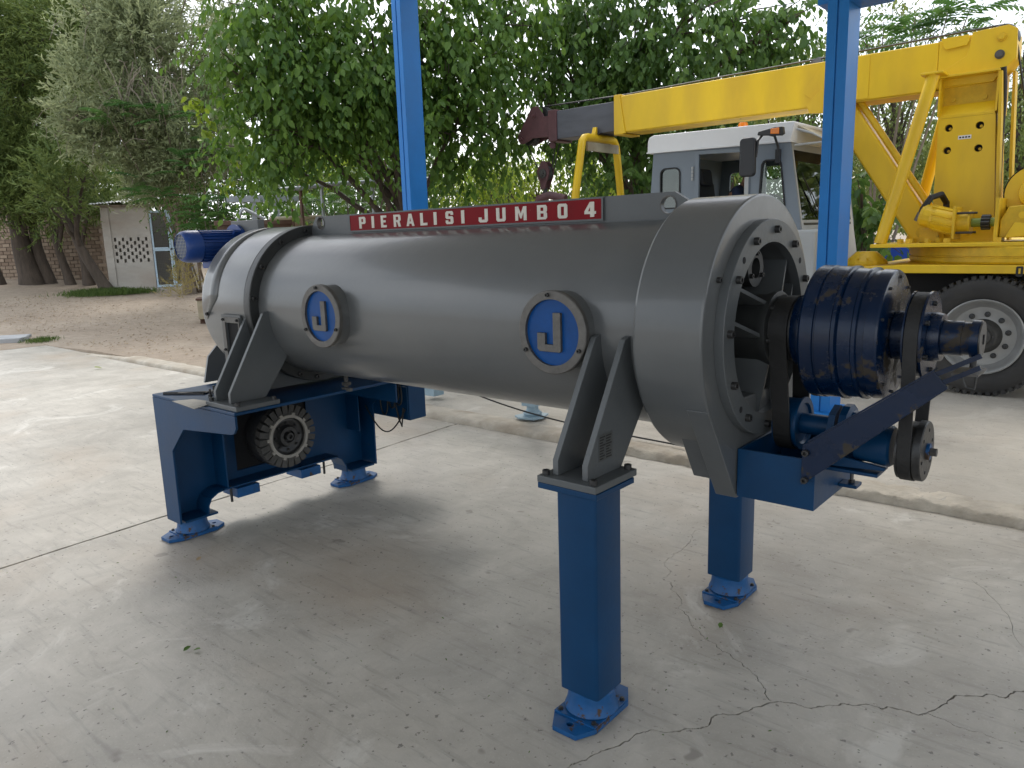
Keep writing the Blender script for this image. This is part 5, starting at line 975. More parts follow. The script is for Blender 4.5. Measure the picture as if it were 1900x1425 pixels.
for k in range(2):
    s0 = WL + 0.015 + k * 0.525; s1 = s0 + 0.515; z0, z1 = 0.04, WH - 0.10; d0, d1 = -0.05, 0.0; w = 0.05
    dm = MB(); dm.plate([(s0, z0), (s1, z0), (s1, z1), (s0, z1)], [[(s0 + w, z0 + 0.07), (s1 - w, z0 + 0.07), (s1 - w, 1.12), (s0 + w, 1.12)], [(s0 + w, 1.23), (s1 - w, 1.23), (s1 - w, z1 - 0.06), (s0 + w, z1 - 0.06)]], 'y', d0, d1)
    door = FM(dm).build('door', SHEDB, shed, smooth=0)
    g_ = MB()
    for i in range(1, 9): x = s0 + w + (s1 - s0 - 2 * w) * i / 9; g_.box(x - 0.003, x + 0.003, -0.033, -0.027, z0 + 0.07, z1 - 0.06)
    for i in range(1, 42): z = z0 + 0.07 + (z1 - z0 - 0.13) * i / 42; g_.box(s0 + w, s1 - w, -0.0265, -0.0205, z - 0.003, z + 0.003)
    FM(g_).build('wire_mesh', WIRE, door, smooth=0)
FM(MB().box(1.72, 1.78, 0.001, 0.02, 1.15, 1.20)).build('door_latch', DSTEEL, shed)

# brick wall behind the conifer trunks: single bricks over a mortar core
B0 = far(192, 500, 29.4); B1 = far(-45, 500, 32.3); B0.z = gz(B0.x, B0.y); B1.z = gz(B1.x, B1.y); bd_ = Vector((B1.x - B0.x, B1.y - B0.y)); BLEN = bd_.length; bt_ = (-bd_.x / BLEN, -bd_.y / BLEN)
bw = thing('brick_wall', 'old pale brick boundary wall behind the leaning trunks', 'wall', (B1.x, B1.y, min(B0.z, B1.z) - 0.05))
BO = (B1.x, B1.y, min(B0.z, B1.z) - 0.05)
frame_map(MB().box(0, BLEN, -0.22, -0.012, -0.3, 2.60), BO, bt_).build('mortar_core', MORTAR, bw, smooth=0)
bl_, bh_ = 0.285, 0.125; src_b = None
bz = Vector((bt_[0], bt_[1], 0)); rotz = atan2(bt_[1], bt_[0])
cnt_ = 0
upper = MB()
for r_ in range(21):
    k = 0; s0 = -(0.5 * bl_) * (r_ % 2) + 0.01
    while s0 < BLEN - 0.1:
        if r_ >= 15:
            frame_map(mb_ := MB().box(s0, s0 + bl_ - 0.022, -0.02, random.uniform(-0.008, 0.012), r_ * bh_ + 0.02, r_ * bh_ + bh_), BO, bt_); upper.add(mb_.v, mb_.f); s0 += bl_; continue
        if src_b is None:
            o = MB().box(0, bl_ - 0.022, -0.02, 0.0, 0, bh_ - 0.02); src_b = o.build('brick', BRICK, bw, at_=(0, 0, 0), smooth=0, bevel=0.004); ob = src_b
        else: ob = src_b.copy(); COL.objects.link(ob)
        d_ = random.uniform(-0.008, 0.012)
        ob.location = (s0 * bt_[0] + d_ * bt_[1], s0 * bt_[1] - d_ * bt_[0], r_ * bh_ + 0.02); ob.rotation_euler = (0, random.uniform(-0.01, 0.01), rotz)
        s0 += bl_; cnt_ += 1

upper.build('upper_brick_courses', BRICK, bw, smooth=0, kind='stuff')
print('bricks', cnt_)
# leaf machinery -----------------------------------------------------------
def leaf_mesh(name, P, D, Nn, L, Wd, rnd, m, parent, kind='stuff', fold=0.18, curl=0.12):
    D = D / np.linalg.norm(D, axis=1, keepdims=True); Sd = np.cross(D, Nn); Sd /= np.linalg.norm(Sd, axis=1, keepdims=True) + 1e-9; Nn = np.cross(Sd, D)
    L = L[:, None]; Wd = Wd[:, None]; org = np.array(wloc(parent)) if parent else np.zeros(3)
    k = len(P); V = np.empty((k, 6, 3))
    V[:, 0] = P; V[:, 3] = P + D * L - Nn * (curl * L)
    for j, (t, w_, sgn) in {1: (0.30, 0.46, 1), 2: (0.68, 0.40, 1), 5: (0.30, 0.46, -1), 4: (0.68, 0.40, -1)}.items():
        V[:, j] = P + D * (L * t) + Sd * (Wd * w_ * sgn) + Nn * (Wd * fold - curl * L * t * t)
    V = (V - org).reshape(-1, 3); b = (np.arange(k) * 6)[:, None]
    F = np.concatenate([b + np.array([[0, 1, 2, 3]]), b + np.array([[0, 3, 4, 5]])], axis=1).reshape(-1)
    me = bpy.data.meshes.new(name); me.vertices.add(len(V)); me.vertices.foreach_set('co', V.astype(np.float32).ravel())
    me.loops.add(len(F)); me.loops.foreach_set('vertex_index', F.astype(np.int32)); nf = len(F) // 4
    me.polygons.add(nf); me.polygons.foreach_set('loop_start', (np.arange(nf) * 4).astype(np.int32)); me.polygons.foreach_set('loop_total', np.full(nf, 4, np.int32))
    at_ = me.attributes.new('rnd', 'FLOAT', 'POINT'); at_.data.foreach_set('value', np.repeat(rnd, 6).astype(np.float32))
    me.update(calc_edges=True); me.validate(); me.materials.append(m)
    o = bpy.data.objects.new(name, me); COL.objects.link(o)
    if parent: o.parent = parent
    if kind: o['kind'] = kind
    return o
def unit(n): v = RNG.normal(size=(n, 3)); return v / np.linalg.norm(v, axis=1, keepdims=True)
def broad(blobs, twigs, nl, tl, L, Wd, droop, shell=0.35, flat=1.0):
    """leaves along drooping twigs that spread out of each clump"""
    Ps, Ds, Ns, Ls, Ws, Rs = [], [], [], [], [], []
    for c, r in blobs:
        n = max(6, int(twigs * r * r)); u = unit(n); u[:, 2] = u[:, 2] * flat + 0.05
        rad = r * RNG.uniform(shell, 0.92, n)[:, None]; p0 = np.array(c) + u * rad
        d = u * 0.55 + unit(n) * 0.55; d[:, 2] -= 0.15; d /= np.linalg.norm(d, axis=1, keepdims=True)
        ln = tl * RNG.uniform(0.6, 1.3, n)[:, None]; tone = RNG.normal(0.45, 0.16, n); sz = RNG.uniform(0.8, 1.15, n)
        for k in range(nl):
            t = (k + RNG.uniform(0.2, 0.9, n)[:, None]) / nl
            p = p0 + d * ln * t; p[:, 2] -= (droop * ln * t * t)[:, 0]
            tan = d.copy(); tan[:, 2] -= (2 * droop * t)[:, 0]
            side = np.cross(tan, np.array([0, 0, 1.0])); side /= np.linalg.norm(side, axis=1, keepdims=True) + 1e-6
            D = tan * 0.5 + side * (0.7 if k % 2 else -0.7) + unit(n) * 0.45; D[:, 2] -= 0.55 + 0.5 * droop
            N = unit(n) * 0.55 + u * 0.5; N[:, 2] += 0.5
            s_ = sz * RNG.uniform(0.6, 1.3, n) * (1.08 - 0.3 * t[:, 0])
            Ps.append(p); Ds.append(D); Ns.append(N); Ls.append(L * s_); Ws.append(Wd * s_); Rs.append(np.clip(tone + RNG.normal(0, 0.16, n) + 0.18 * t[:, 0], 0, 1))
    return [np.concatenate(x) for x in (Ps, Ds, Ns, Ls, Ws, Rs)]
def spray(blobs, per, nl, tl, L, Wd, up=0.2, shell=0.45):
    """short stiff sprays (needles or narrow leaves) radiating from twigs"""
    Ps, Ds, Ns, Ls, Ws, Rs = [], [], [], [], [], []
    for c, r in blobs:
        n = max(8, int(per * r * r)); u = unit(n); rad = r * RNG.uniform(shell, 1.0, n)[:, None]; p0 = np.array(c) + u * rad * np.array([1, 1, 0.85])
        d = u * 0.6 + unit(n) * 0.4; d[:, 2] += up; d /= np.linalg.norm(d, axis=1, keepdims=True); ln = tl * RNG.uniform(0.6, 1.4, n)[:, None]; tone = RNG.normal(0.45, 0.2, n)
        for k in range(nl):
            t = (k + 0.5) / nl; p = p0 + d * ln * t; D = d * 0.9 + unit(n) * 0.75; N = unit(n)
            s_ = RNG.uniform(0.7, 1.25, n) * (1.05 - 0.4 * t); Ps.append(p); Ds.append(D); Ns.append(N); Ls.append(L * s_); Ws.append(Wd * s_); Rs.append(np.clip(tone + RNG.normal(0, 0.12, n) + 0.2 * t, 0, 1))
    return [np.concatenate(x) for x in (Ps, Ds, Ns, Ls, Ws, Rs)]
def fronds(items, npairs, L, Wd):
    """pinnate leaves: (base point, direction, length)"""
    Ps, Ds, Ns, Ls, Ws, Rs = [], [], [], [], [], []
    for p0, d, ln in items:
        d = Vector(d).normalized(); sd = d.cross(Vector((0, 0, 1)))
        if sd.length < 0.1: sd = Vector((1, 0, 0))
        sd.normalize(); up = sd.cross(d); tone = random.uniform(0.25, 0.8)
        for k in range(npairs):
            t = 0.12 + 0.88 * k / (npairs - 1); p = Vector(p0) + d * ln * t - Vector((0, 0, 0.35 * ln * t * t)); td = (d - Vector((0, 0, 0.7 * t))).normalized()
            for s_ in ((-1, 1) if k < npairs - 1 else (0,)):
                D = td * (0.55 if s_ else 1.0) + sd * (0.95 * s_) - Vector((0, 0, 0.25)); f = (1.0 - 0.55 * abs(t - 0.45)) * random.uniform(0.85, 1.15)
                Ps.append(p); Ds.append(D); Ns.append(up + Vector((random.uniform(-.2, .2), random.uniform(-.2, .2), 0))); Ls.append(L * f); Ws.append(Wd * f); Rs.append(min(1, max(0, tone + random.gauss(0, 0.08))))
    return [np.array(x, dtype=float) for x in (Ps, Ds, Ns, Ls, Ws, Rs)]
def trunk_limbs(base, top, r0, blobs, parent, m, nlimb=99, lean=0.25, mid=None):
    b = MB(); base = Vector(base); top = Vector(top); pts = []; rs = []
    for i in range(9):
        t = i / 8; p = base.lerp(top, t); p += Vector((mnoise.noise(Vector((base.x, t * 2, 1))), mnoise.noise(Vector((base.y, t * 2, 5))), 0)) * lean * sin(pi * t)
        pts.append(p); rs.append(r0 * (1.25 - 0.25 * min(1, t * 6)) * (1 - 0.55 * t))
    b.tube(pts, rs, 12); tr = b.build('trunk', m, parent, smooth=70)
    for c, r in blobs[:nlimb]:
        c = Vector(c); s_ = pts[random.randint(3, 8)]; b = MB(); q = []; rr_ = []
        for i in range(7):
            t = i / 6; p = s_.lerp(c, t); p += Vector((random.uniform(-.1, .1), random.uniform(-.1, .1), 0.25 * sin(pi * t))) * (0.5 if 0 < i else 0); q.append(p); rr_.append(max(0.012, r0 * 0.42 * (1 - 0.85 * t)))
        b.tube(q, rr_, 7).build('limb', m, parent, smooth=70)
        for _ in range(3):
            e = c + Vector(unit(1)[0]) * r * 0.8; MB().tube([q[4], (q[4] + e) / 2 + Vector((0, 0, 0.1)), e], [rr_[4] * 0.7, rr_[4] * 0.45, 0.006], 5).build('branch', m, parent, smooth=70)
    return tr
def B(spec, d):     # (px, py, radius px[, extra distance]) seen from the yard -> clump centre and radius in metres
    out = []
    for s_ in spec:
        dd = d + (s_[3] if len(s_) > 3 else random.uniform(-0.6, 0.6)); out.append((tuple(far(s_[0], s_[1], dd)), s_[2] * dd / 1500.0))
    return out
def subdiv(bl, n, f, sp=0.75):
    return [(tuple(Vector(c) + Vector(unit(1)[0]) * r * sp * random.uniform(0.3, 1.0)), r * f * random.uniform(0.75, 1.25)) for c, r in bl for _ in range(n)]
def ground_under(px, py, d):
    p = far(px, py, d); return (p.x, p.y, gz(p.x, p.y) - 0.05)

# two big drooping broad-leaved trees
def big_tree(label, spec, d, base_px, top_px, tw=120, tone=LEAF_M, nl=9, L=0.145, Wd=0.085, tl=0.62, droop=0.55, r0=0.15, bark=BARK, name='broadleaf_tree', shell=0.30):
    bl = B(spec, d); base = ground_under(*base_px); t = thing(name, label, 'tree', base, None)
    trunk_limbs(base, far(*top_px), r0, bl, t, bark)
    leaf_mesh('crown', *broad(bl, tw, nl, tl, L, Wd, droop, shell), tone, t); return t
tA = big_tree('large broadleaf tree drooping bright green leaves left of and around the first blue post',
    [(485, 90, 95), (560, 30, 110), (690, 50, 120), (610, 140, 110), (520, 190, 90), (455, 270, 62), (525, 265, 60), (630, 205, 80), (420, 120, 45), (700, 160, 110), (800, 130, 100), (880, 60, 110), (880, 170, 95), (835, 250, 85), (905, 255, 50), (585, 240, 55), (710, 215, 60), (790, 20, 100), (470, 10, 80), (440, 200, 40), (860, 305, 50), (960, 20, 60)],
    12.6, (760, 330, 13.6), (720, 130, 13.2), tw=150)
pts = []
for (px, py) in ((355, 185), (372, 205), (378, 235), (395, 235), (418, 345), (432, 340), (470, 80), (480, 60), (365, 190), (385, 250), (445, 300)):
    for k in range(7): c_ = far(px + random.uniform(-14, 14), py + random.uniform(-12, 12), 12.3); pts.append(c_)
P_ = np.array([tuple(p) for p in pts]); D_ = unit(len(P_)) * 0.6; D_[:, 2] -= 0.6
leaf_mesh('young_leaves', P_, D_, unit(len(P_)) + np.array([0, 0, 0.5]), RNG.uniform(0.09, 0.16, len(P_)), RNG.uniform(0.05, 0.09, len(P_)), RNG.uniform(0, 1, len(P_)), LEAF_Y, tA)
tB = big_tree('large dark broadleaf tree hanging over the crane boom and hook',
    [(1010, 40, 90), (1090, 110, 110), (1180, 40, 110), (1290, 60, 120), (1350, 130, 90), (1160, 150, 100), (1230, 170, 70), (1040, 190, 75), (975, 150, 55), (1400, 40, 90), (1000, 250, 45), (1110, 260, 70), (1180, 290, 65), (1165, 340, 60), (1240, 260, 60), (1330, 215, 50), (1440, 90, 40), (1080, 10, 90), (1480, 30, 45)],
    13.6, (1185, 330, 14.5), (1170, 120, 14.2), tone=LEAF_D, bark=BARK, tw=135)
tC = big_tree('dark broadleaf shrub with large leaves behind the crane deck', [(1600, 360, 45), (1615, 415, 45), (1590, 455, 50), (1640, 460, 45), (1570, 400, 50)], 11.9, (1600, 455, 11.9), (1600, 400, 11.9), tw=130, tone=LEAF_D, nl=6, L=0.17, Wd=0.11, tl=0.5, r0=0.05, name='leafy_shrub', shell=0.2)
# looser trees behind the crane
big_tree('loose pale green tree between the blue post and the crane mast', [(1650, 90, 80), (1700, 150, 75), (1620, 200, 80), (1690, 240, 80), (1640, 300, 85), (1730, 60, 60), (1600, 60, 60), (1690, 340, 70), (1630, 370, 60)], 18.5, (1650, 330, 18.5), (1660, 180, 18.5), tw=130, tone=LEAF_B, nl=8, L=0.10, Wd=0.045, tl=0.8, droop=0.3, r0=0.10, name='loose_tree')
big_tree('pale green tree at the far right behind the crane mast', [(1885, 170, 60), (1880, 250, 65), (1895, 330, 60), (1860, 380, 50), (1930, 250, 80), (1930, 130, 60), (1800, 380, 60), (1740, 390, 50), (1900, 90, 50), (1850, 300, 55), (1910, 400, 60), (1890, 460, 60)], 19.5, (1890, 350, 19.5), (1890, 200, 19.5), tw=130, tone=LEAF_B, nl=8, L=0.10, Wd=0.045, tl=0.8, droop=0.3, r0=0.12, name='loose_tree')
big_tree('sunlit green tree above the cab roof, left of the second blue post', [(1450, 160, 70), (1490, 110, 60), (1500, 200, 70), (1420, 200, 60), (1470, 250, 60), (1530, 150, 60), (1400, 150, 50), (1560, 250, 60), (1540, 320, 60)], 19.5, (1480, 330, 19.5), (1480, 200, 19.5), tw=130, tone=LEAF_B, nl=8, L=0.11, Wd=0.055, tl=0.7, droop=0.4, r0=0.10, name='loose_tree')
big_tree('yellow green bush below the hook block', [(900, 345, 45), (960, 350, 45), (1020, 330, 50), (1080, 330, 50), (1050, 300, 40), (1130, 360, 40), (850, 355, 45), (930, 320, 45), (990, 300, 35), (1130, 320, 45), (870, 320, 40)], 18.0, (1000, 380, 18.0), (1000, 350, 18.0), tw=230, tone=LEAF_Y, nl=7, L=0.10, Wd=0.05, tl=0.6, droop=0.3, r0=0.05, name='garden_bush')
big_tree('dark hedge bush behind the scrap pipes, nearest the first blue post', [(700, 365, 55), (760, 350, 60), (820, 340, 60), (880, 355, 50), (650, 370, 55), (600, 360, 50), (710, 320, 50), (800, 300, 45), (900, 320, 40)], 19.5, (760, 400, 19.5), (760, 360, 19.5), tw=240, tone=LEAF_D, nl=8, L=0.09, Wd=0.045, tl=0.6, droop=0.2, r0=0.05, name='garden_bush')
big_tree('dark hedge bush behind the rusty bin', [(440, 365, 60), (510, 380, 55), (580, 380, 55), (390, 390, 50), (350, 400, 45), (480, 330, 60)], 20.5, (480, 400, 20.5), (480, 370, 20.5), tw=240, tone=LEAF_D, nl=8, L=0.09, Wd=0.045, tl=0.6, droop=0.2, r0=0.05, name='garden_bush')

big_tree('dark bush seen through the cab windows behind the truck', [(1230, 330, 55), (1300, 320, 60), (1370, 330, 60), (1440, 330, 60), (1500, 350, 55), (1260, 270, 40), (1500, 290, 45)], 16.5, (1360, 360, 16.5), (1360, 320, 16.5), tw=240, tone=LEAF_D, nl=8, L=0.10, Wd=0.06, tl=0.6, droop=0.3, r0=0.05, name='garden_bush')
# grey-green tree over the shed
gt_spec = [(250, 80, 110), (175, 75, 65), (340, 50, 110), (425, 140, 90), (190, 170, 85), (300, 190, 105), (150, 240, 60), (240, 275, 90), (330, 265, 85), (405, 255, 70), (270, 335, 60), (125, 215, 40), (420, 320, 50), (350, 330, 55), (260, 10, 90)]
gbl = B(gt_spec, 21.5); gbase = ground_under(345, 480, 24.0)
tg = thing('grey_green_tree', 'bushy grey green tree with dry twigs above the shed', 'tree', gbase)
trunk_limbs(gbase, far(290, 190, 22.5), 0.16, gbl, tg, BARKP)
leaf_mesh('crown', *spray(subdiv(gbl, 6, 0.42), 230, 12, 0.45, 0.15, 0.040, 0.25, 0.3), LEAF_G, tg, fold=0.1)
tw_ = MB()
for k in range(110):
    c_, r = gbl[random.randrange(len(gbl))]; p = Vector(c_) + Vector(unit(1)[0]) * r * random.uniform(0.4, 0.98); q = p + Vector((random.uniform(-.5, .5), random.uniform(-.5, .5), random.uniform(-.75, .15))); tw_.tube([p, (p + q) / 2 + Vector((0, 0, 0.12)), q], [0.011, 0.008, 0.003], 4)
for k in range(120):
    x, y = ((285, 140), (415, 290))[k % 2]; p = far(x + random.gauss(0, 38 if k % 2 == 0 else 22), y + random.gauss(0, 22), 20.6 + random.uniform(-.4, .6)); q = p + Vector((random.uniform(-.4, .4), random.uniform(-.4, .4), random.uniform(-1.0, -.2))); tw_.tube([p, (p + q) / 2 + Vector((random.uniform(-.1, .1), 0, 0.15)), q], [0.010, 0.008, 0.003], 4)
tw_.build('dry_twigs', TWIGM, tg, smooth=0, kind='stuff')

# conifers with leaning trunks on the left
con = [((-5, 528), (-60, 330), [(10, 60, 100), (-30, 160, 90), (5, 250, 80), (-20, 340, 80)], 0.22, 'leftmost conifer, trunk rising at the frame edge'),
       ((62, 527), (5, 330), [(50, 130, 75), (30, 330, 85), (60, 370, 65), (60, 20, 80)], 0.34, 'conifer with the thickest leaning trunk before the brick wall'),
       ((92, 526), (35, 330), [(95, 200, 55), (90, 300, 65), (120, 365, 50), (110, 80, 70)], 0.20, 'conifer with the second thick trunk, right of the thickest'),
       ((132, 528), (75, 350), [(115, 260, 50), (150, 350, 55), (150, 30, 75), (165, 120, 60)], 0.14, 'conifer with a thin trunk in the middle of the brick wall'),
       ((166, 529), (122, 350), [(190, 20, 70), (180, 330, 45), (200, 380, 35), (130, 150, 60)], 0.16, 'conifer with a straight dark trunk near the shed'),
       ((202, 541), (100, 375), [(90, 385, 45), (165, 300, 50), (120, 330, 50)], 0.17, 'conifer whose bare trunk leans hard against the shed corner')]
for bpx, tpx, spec, r0, lab in con:
    b0 = on_yard(*bpx); dist = (b0 - CAMLOC).length; tp = far(tpx[0], tpx[1], dist + 0.3); t = thing('conifer_tree', lab, 'tree', (b0.x, b0.y, b0.z - 0.05), 'conifers along the brick wall')
    bl = B(spec, dist - 1.0); trunk_limbs((b0.x, b0.y, b0.z - 0.05), tp, r0, bl, t, BARK, lean=0.15)
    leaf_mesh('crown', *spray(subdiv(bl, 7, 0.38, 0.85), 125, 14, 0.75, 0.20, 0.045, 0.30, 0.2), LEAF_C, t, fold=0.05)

# tall dark trees that close the view
for k, (px, py, r, d, lab) in enumerate([(-40, 150, 190, 40, 'tall dark tree behind the leftmost conifer'), (130, 170, 150, 41, 'tall dark tree behind the conifers and the wall'), (330, 250, 150, 42, 'tall dark tree behind the grey green tree'), (560, 290, 130, 38, 'far dark tree behind the scrap pipes'), (760, 250, 130, 40, 'far dark tree behind the first blue post'), (1130, 200, 120, 40, 'far dark tree behind the crane boom rest'), (1330, 270, 130, 36, 'far green tree behind the truck cab'), (1560, 330, 110, 34, 'far green tree behind the lift cylinder'), (1760, 340, 120, 36, 'far green tree behind the crane mast'), (1960, 300, 130, 36, 'far green tree beyond the right edge'), (2200, 250, 170, 24, 'green tree right of the crane, outside the view'), (2480, 200, 190, 22, 'green tree furthest right of the crane, outside the view'), (940, 330, 70, 34, 'far dark tree behind the hook block')]):
    c0 = far(px, py, d); R_ = r * d / 1500; base = (c0.x, c0.y, gz(c0.x, c0.y) - 0.05)
    t = thing('far_tree', lab, 'tree', base, 'tall trees closing the view')
    sp_ = [(tuple(c0 + Vector(unit(1)[0]) * R_ * 0.55 * Vector((1, 1, 1.0)).x), R_ * random.uniform(0.45, 0.62)) for _ in range(9)] + [((c0.x, c0.y, max(base[2] + 1.4, c0.z - R_ * 1.1)), R_ * 0.7)]
    trunk_limbs(base, c0, 0.3, sp_, t, BARK, 4)
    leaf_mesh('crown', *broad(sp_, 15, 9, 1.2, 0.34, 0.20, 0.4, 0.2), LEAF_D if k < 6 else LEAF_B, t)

# tree-of-heaven shoots with pinnate leaves
def shoot(label, spots, d, L, Wd, pairs=10, ln=0.7, n=9, flowers=(), name='feathery_shrub', base_px=None):
    cs = [far(x, y, d + random.uniform(-.3, .3)) for x, y in spots]; base = ground_under(*(base_px or (spots[0][0], spots[0][1], d))); t = thing(name, label, 'shrub', base)
    st_ = MB(); it = []
    for c_ in cs:
        st_.tube([Vector(base) + Vector((random.uniform(-.15, .15), random.uniform(-.15, .15), 0)), (Vector(base) + c_) / 2 + Vector((0, 0, 0.25)), c_], [0.03, 0.022, 0.008], 6)
        for k in range(n):
            a = 2 * pi * (k + random.random()) / n; it.append((c_ - Vector((0, 0, random.uniform(0, 0.35))), (cos(a), sin(a), random.uniform(0.05, 0.75)), ln * random.uniform(0.7, 1.2)))
    st_.build('stems', BARKP, t, smooth=70); leaf_mesh('fronds', *fronds(it, pairs, L, Wd), LEAF_A, t, fold=0.08)
    if flowers:
        P2 = np.concatenate([np.array(far(x, y, d - 0.35)) + RNG.normal(0, 0.10, (140, 3)) for x, y in flowers]); k = len(P2)
        leaf_mesh('flower_heads', P2, unit(k), unit(k), np.full(k, 0.045), np.full(k, 0.03), RNG.uniform(0.3, 1, k), LEAF_Y, t)
    return t
shoot('feathery leaved shoots with yellow flower heads behind the long grey pipe', [(640, 315), (590, 345), (700, 330), (660, 370), (560, 375), (620, 390), (730, 300)], 15.0, 0.17, 0.048, flowers=((590, 300), (635, 300), (575, 337), (605, 335), (660, 325)))
shoot('feathery leaved shoots hanging in front of the shed roof', [(385, 368), (378, 398), (405, 350), (415, 395), (392, 412)], 19.5, 0.20, 0.055, n=8, ln=0.8)
shoot('feathery leaved shoots high in the grey green tree', [(190, 195), (245, 190), (265, 330), (290, 345), (375, 260), (345, 285), (300, 195)], 20.2, 0.19, 0.055, n=7, ln=0.75, base_px=(345, 300, 24.5))
shoot('feathery leaved tree reaching in at the top right above the boom', [(1640, 40), (1700, 25), (1760, 20), (1620, 110), (1720, 90), (1800, 15), (1680, 130)], 13.5, 0.17, 0.052, n=9, ln=0.75)

# weeds, grass, litter
def tufts(name, label, centers, n, h, w, m, spread, kind='stuff', cat='grass'):
    P2 = np.concatenate([np.array((c_.x, c_.y, c_.z - 0.01)) + np.c_[RNG.normal(0, spread[0], n), RNG.normal(0, spread[1], n), np.zeros(n)] for c_ in centers]); k = len(P2)
    D2 = RNG.normal(0, 0.4, (k, 3)); D2[:, 2] = 1
    o = leaf_mesh(name, P2, D2, unit(k), h * RNG.uniform(0.5, 1.3, k), np.full(k, w), RNG.uniform(0, 1, k), m, None, kind, fold=0.1, curl=0.25); return tag(o, label, cat, kind=kind)
tufts('grass_patch', 'green grass patch at the foot of the shed wall', [on_yard(x, y) for x, y in ((165, 546), (190, 548), (215, 546), (240, 545), (200, 543))], 900, 0.16, 0.012, GRASS, (0.25, 0.35))
tufts('grass_patch', 'small grass tuft beside the loose slab at the slab corner', [on_yard(72, 634), on_yard(82, 632)], 260, 0.09, 0.008, GRASS, (0.14, 0.12))
wd = thing('dry_weed_clump', 'tall yellowing weed clump right of the shed doors', 'weed', tuple(on_yard(332, 556)))
wbl = B([(338, 505, 20), (346, 530, 22), (334, 545, 18), (350, 480, 14)], 20.2); leaf_mesh('weed_stems', *spray(wbl, 420, 7, 0.35, 0.16, 0.018, 0.6, 0.1), STRAW, wd, fold=0.05)
k = 5000; xs = RNG.uniform(-24, -8.6, k); ys = 5.0 + RNG.exponential(3.2, k); dens = RNG.uniform(0, 1, k) < np.clip((-xs - 6) / 16, 0.12, 1); xs, ys = xs[dens], ys[dens]; k = len(xs)
P2 = np.c_[xs, ys, np.array([gz(x, y) + 0.012 for x, y in zip(xs, ys)])]; D2 = RNG.normal(0, 1, (k, 3)); D2[:, 2] *= 0.15; N2 = unit(k) * 0.3 + np.array([0, 0, 1])
o = leaf_mesh('leaf_litter', P2, D2, N2, RNG.uniform(0.02, 0.06, k), RNG.uniform(0.012, 0.03, k), RNG.uniform(0, 1, k), LITTER, None, 'stuff'); tag(o, 'dry fallen leaves scattered over the dirt yard', 'leaf litter')
for (px, py, lab, m) in ((1335, 1166, 'green fallen leaf on the concrete near the rear blue leg', LEAF_M), (359, 1207, 'green fallen leaf on the concrete in the left foreground', LEAF_M), (340, 1209, 'tiny dark leaf scrap next to the green leaf in the left foreground', LEAF_D), (365, 1041, 'pale dry leaf on the concrete right of the left blue foot', LITTER), (190, 683, 'green leaf lying at the foot of the kerb', LEAF_Y)):
    p = at(px, py, Z=0.004); d_ = random.uniform(0, 6.28)
    o = leaf_mesh('fallen_leaf', np.array([[p.x, p.y, 0.006]]), np.array([[cos(d_), sin(d_), 0.15]]), np.array([[0.25, 0.1, 1.0]]), np.array([0.036 if py > 700 else 0.12]), np.array([0.022 if py > 700 else 0.06]), np.array([0.6]), m, None, None, curl=-0.1); tag(o, lab, 'leaf', 'fallen leaves')
k = 420; P2 = np.c_[RNG.uniform(-7, 2, k), RNG.uniform(0.5, 4.6, k), np.full(k, 0.003)]; D2 = RNG.normal(0, 1, (k, 3)); D2[:, 2] *= 0.1
o = leaf_mesh('floor_debris', P2, D2, unit(k) * 0.3 + np.array([0, 0, 1]), RNG.uniform(0.004, 0.018, k), RNG.uniform(0.002, 0.006, k), RNG.uniform(0, 1, k), LEAF_D, None, 'stuff'); tag(o, 'tiny dark bits of leaf strewn on the concrete', 'debris')

# loose slab at the left edge
p = on_yard(8, 634); mb = MB(); c0, s0 = cos(0.95), sin(0.95); poly = [(-0.65, -0.40), (0.32, -0.36), (0.36, 0.02), (0.27, 0.12), (0.30, 0.34), (-0.6, 0.38)]
mb.prism([(p.x + x * c0 - y * s0 - 0.15, p.y + x * s0 + y * c0 + 0.1) for x, y in poly], 'z', p.z - 0.02, p.z + 0.07)
tag(mb.build('broken_slab', mat('broken_slab_concrete', (0.33, 0.335, 0.34), 0.85, var=0.2, vscale=3, bump=0.3, bscale=20), None, at_=(p.x, p.y, p.z - 0.02), bevel=0.012), 'broken pale grey slab lying on the dirt at the left edge', 'slab')

# scrap between shed and posts
TV = (0.521, 0.853)
def scrap(name, label, cat, px, py, d, parts, z0=None):
    c_ = far(px, py, d); O = (c_.x, c_.y, gz(c_.x, c_.y) if z0 is None else z0); t = thing(name, label, cat, O)
    for nm, mb, m, bv in parts: frame_map(mb, O, TV).build(nm, m, t, bevel=bv)
    return t
scrap('rusty_bin', 'long rusty brown steel bin behind the left end of the machine', 'bin', 505, 420, 15.0, [('bin_wall', MB().box(-0.95, 1.6, -0.03, 0.0, 0.25, 2.02), RUST, 0.004), ('bin_wall', MB().box(-0.95, -0.92, -1.2, -0.031, 0.25, 2.02), RUST, 0.004), ('bin_wall', MB().box(1.57, 1.6, -1.2, -0.031, 0.25, 2.02), RUST, 0.004), ('bin_rim', MB().box(-1.0, 1.65, 0.001, 0.05, 1.97, 2.05), RUST, 0.006), ('skid', MB().box(-0.9, -0.7, -1.2, 0.0, 0.0, 0.249), RUST, 0.004), ('skid', MB().box(1.3, 1.5, -1.2, 0.0, 0.0, 0.249), RUST, 0.004)])
scrap('cream_cabinet', 'stained cream metal cabinet lying between the weeds and the machine', 'cabinet', 372, 520, 17.5, [('body', MB().box(-0.12, 0.7, -0.5, 0.0, 0.12, 0.52), PALEB, 0.01), ('lid', MB().box(-0.14, 0.72, -0.52, 0.02, 0.521, 0.56), RUST, 0.004), ('leg', MB().box(-0.1, 0.0, -0.4, -0.1, 0.0, 0.119), RUST, 0.0), ('leg', MB().box(0.55, 0.65, -0.4, -0.1, 0.0, 0.119), RUST, 0.0)])
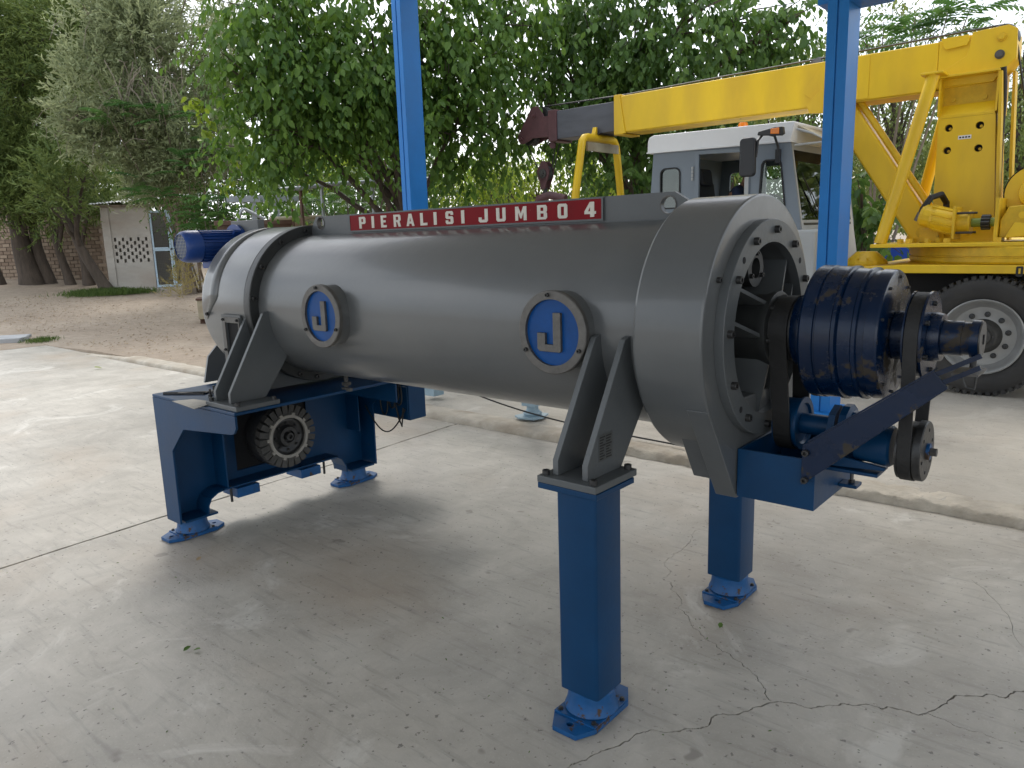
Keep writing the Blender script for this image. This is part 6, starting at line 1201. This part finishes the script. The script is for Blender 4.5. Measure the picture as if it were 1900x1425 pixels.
zl = lambda px, py, d: far(px, py, d).z
def rod(name, label, cat, pts, r, m, d, group=None):
    P3 = [far(x, y, d) for x, y in pts]; b0 = min(P3, key=lambda q_: q_.z); t = MB().tube(P3, r, 10).build(name, m, None, at_=tuple(b0), smooth=60); return tag(t, label, cat, group)
rod('bent_pipe', 'bent grey pipe standing on the rusty bin', 'pipe', [(441, 412), (446, 396), (449, 390), (454, 388), (490, 406)], 0.028, GALV, 14.6)
gy = thing('pipe_rack', 'long grey pipe on thin uprights in front of the feathery shoots', 'pipe rack', ground_under(630, 420, 14.3))
P3 = [far(516, 352, 14.3), far(560, 349, 14.3), far(610, 342, 14.3), far(745, 334, 14.3), far(832, 331, 14.6)]
MB().tube(P3, 0.040, 12).build('long_pipe', GALV, gy, smooth=60)
for x, y in ((557, 349), (596, 343), (716, 335), (690, 336)):
    p = far(x, y, 14.33); MB().box(p.x - 0.025, p.x + 0.025, p.y - 0.02, p.y + 0.02, gz(p.x, p.y), p.z + (0.35 if x in (716, 690) else 0.06)).build('upright', RUST if x in (557, 716) else GALV, gy)
p = far(735, 346, 14.25); frame_map(MB().box(-0.15, 0.15, -0.01, 0.01, -0.07, 0.07), tuple(p), TV).build('clamp_plate', GALV, gy)
bm = thing('beam_trestle', 'grey steel beam lying on two posts above the rusty bin', 'trestle', ground_under(488, 420, 16.0))
p = far(487, 369, 16.0); frame_map(MB().box(-0.66, 0.68, -0.06, 0.06, -0.06, 0.06), tuple(p), TV).build('beam', GALV, bm, bevel=0.004)
for dx_ in (-0.18, 0.25): frame_map(MB().box(dx_ - 0.05, dx_ + 0.05, -0.04, 0.04, gz(p.x, p.y) - p.z, -0.061), tuple(p), TV).build('post', GALV, bm)
rod('pale_pipe', 'pale pipe lying along the top of the rusty bin', 'pipe', [(500, 406), (600, 402)], 0.035, PALEB, 14.7)
tag(MB().tube([far(542, 384, 14.4), far(546, 425, 14.4)], 0.02, 8).build('rusty_rod', RUST, None, at_=tuple(far(546, 425, 14.4))), 'thin rusty rod standing upright before the cream trough', 'rod')
p = far(570, 412, 14.9); tr_ = thing('cream_trough', 'stained cream trough on the rusty bin behind the lifting plate', 'trough', tuple(p))
frame_map(MB().prism([(-0.25, 0.07), (0.45, 0.09), (0.42, -0.12), (-0.22, -0.12)], 'y', -0.3, 0.0), tuple(p), TV).build('trough_body', PALEB, tr_, bevel=0.004)
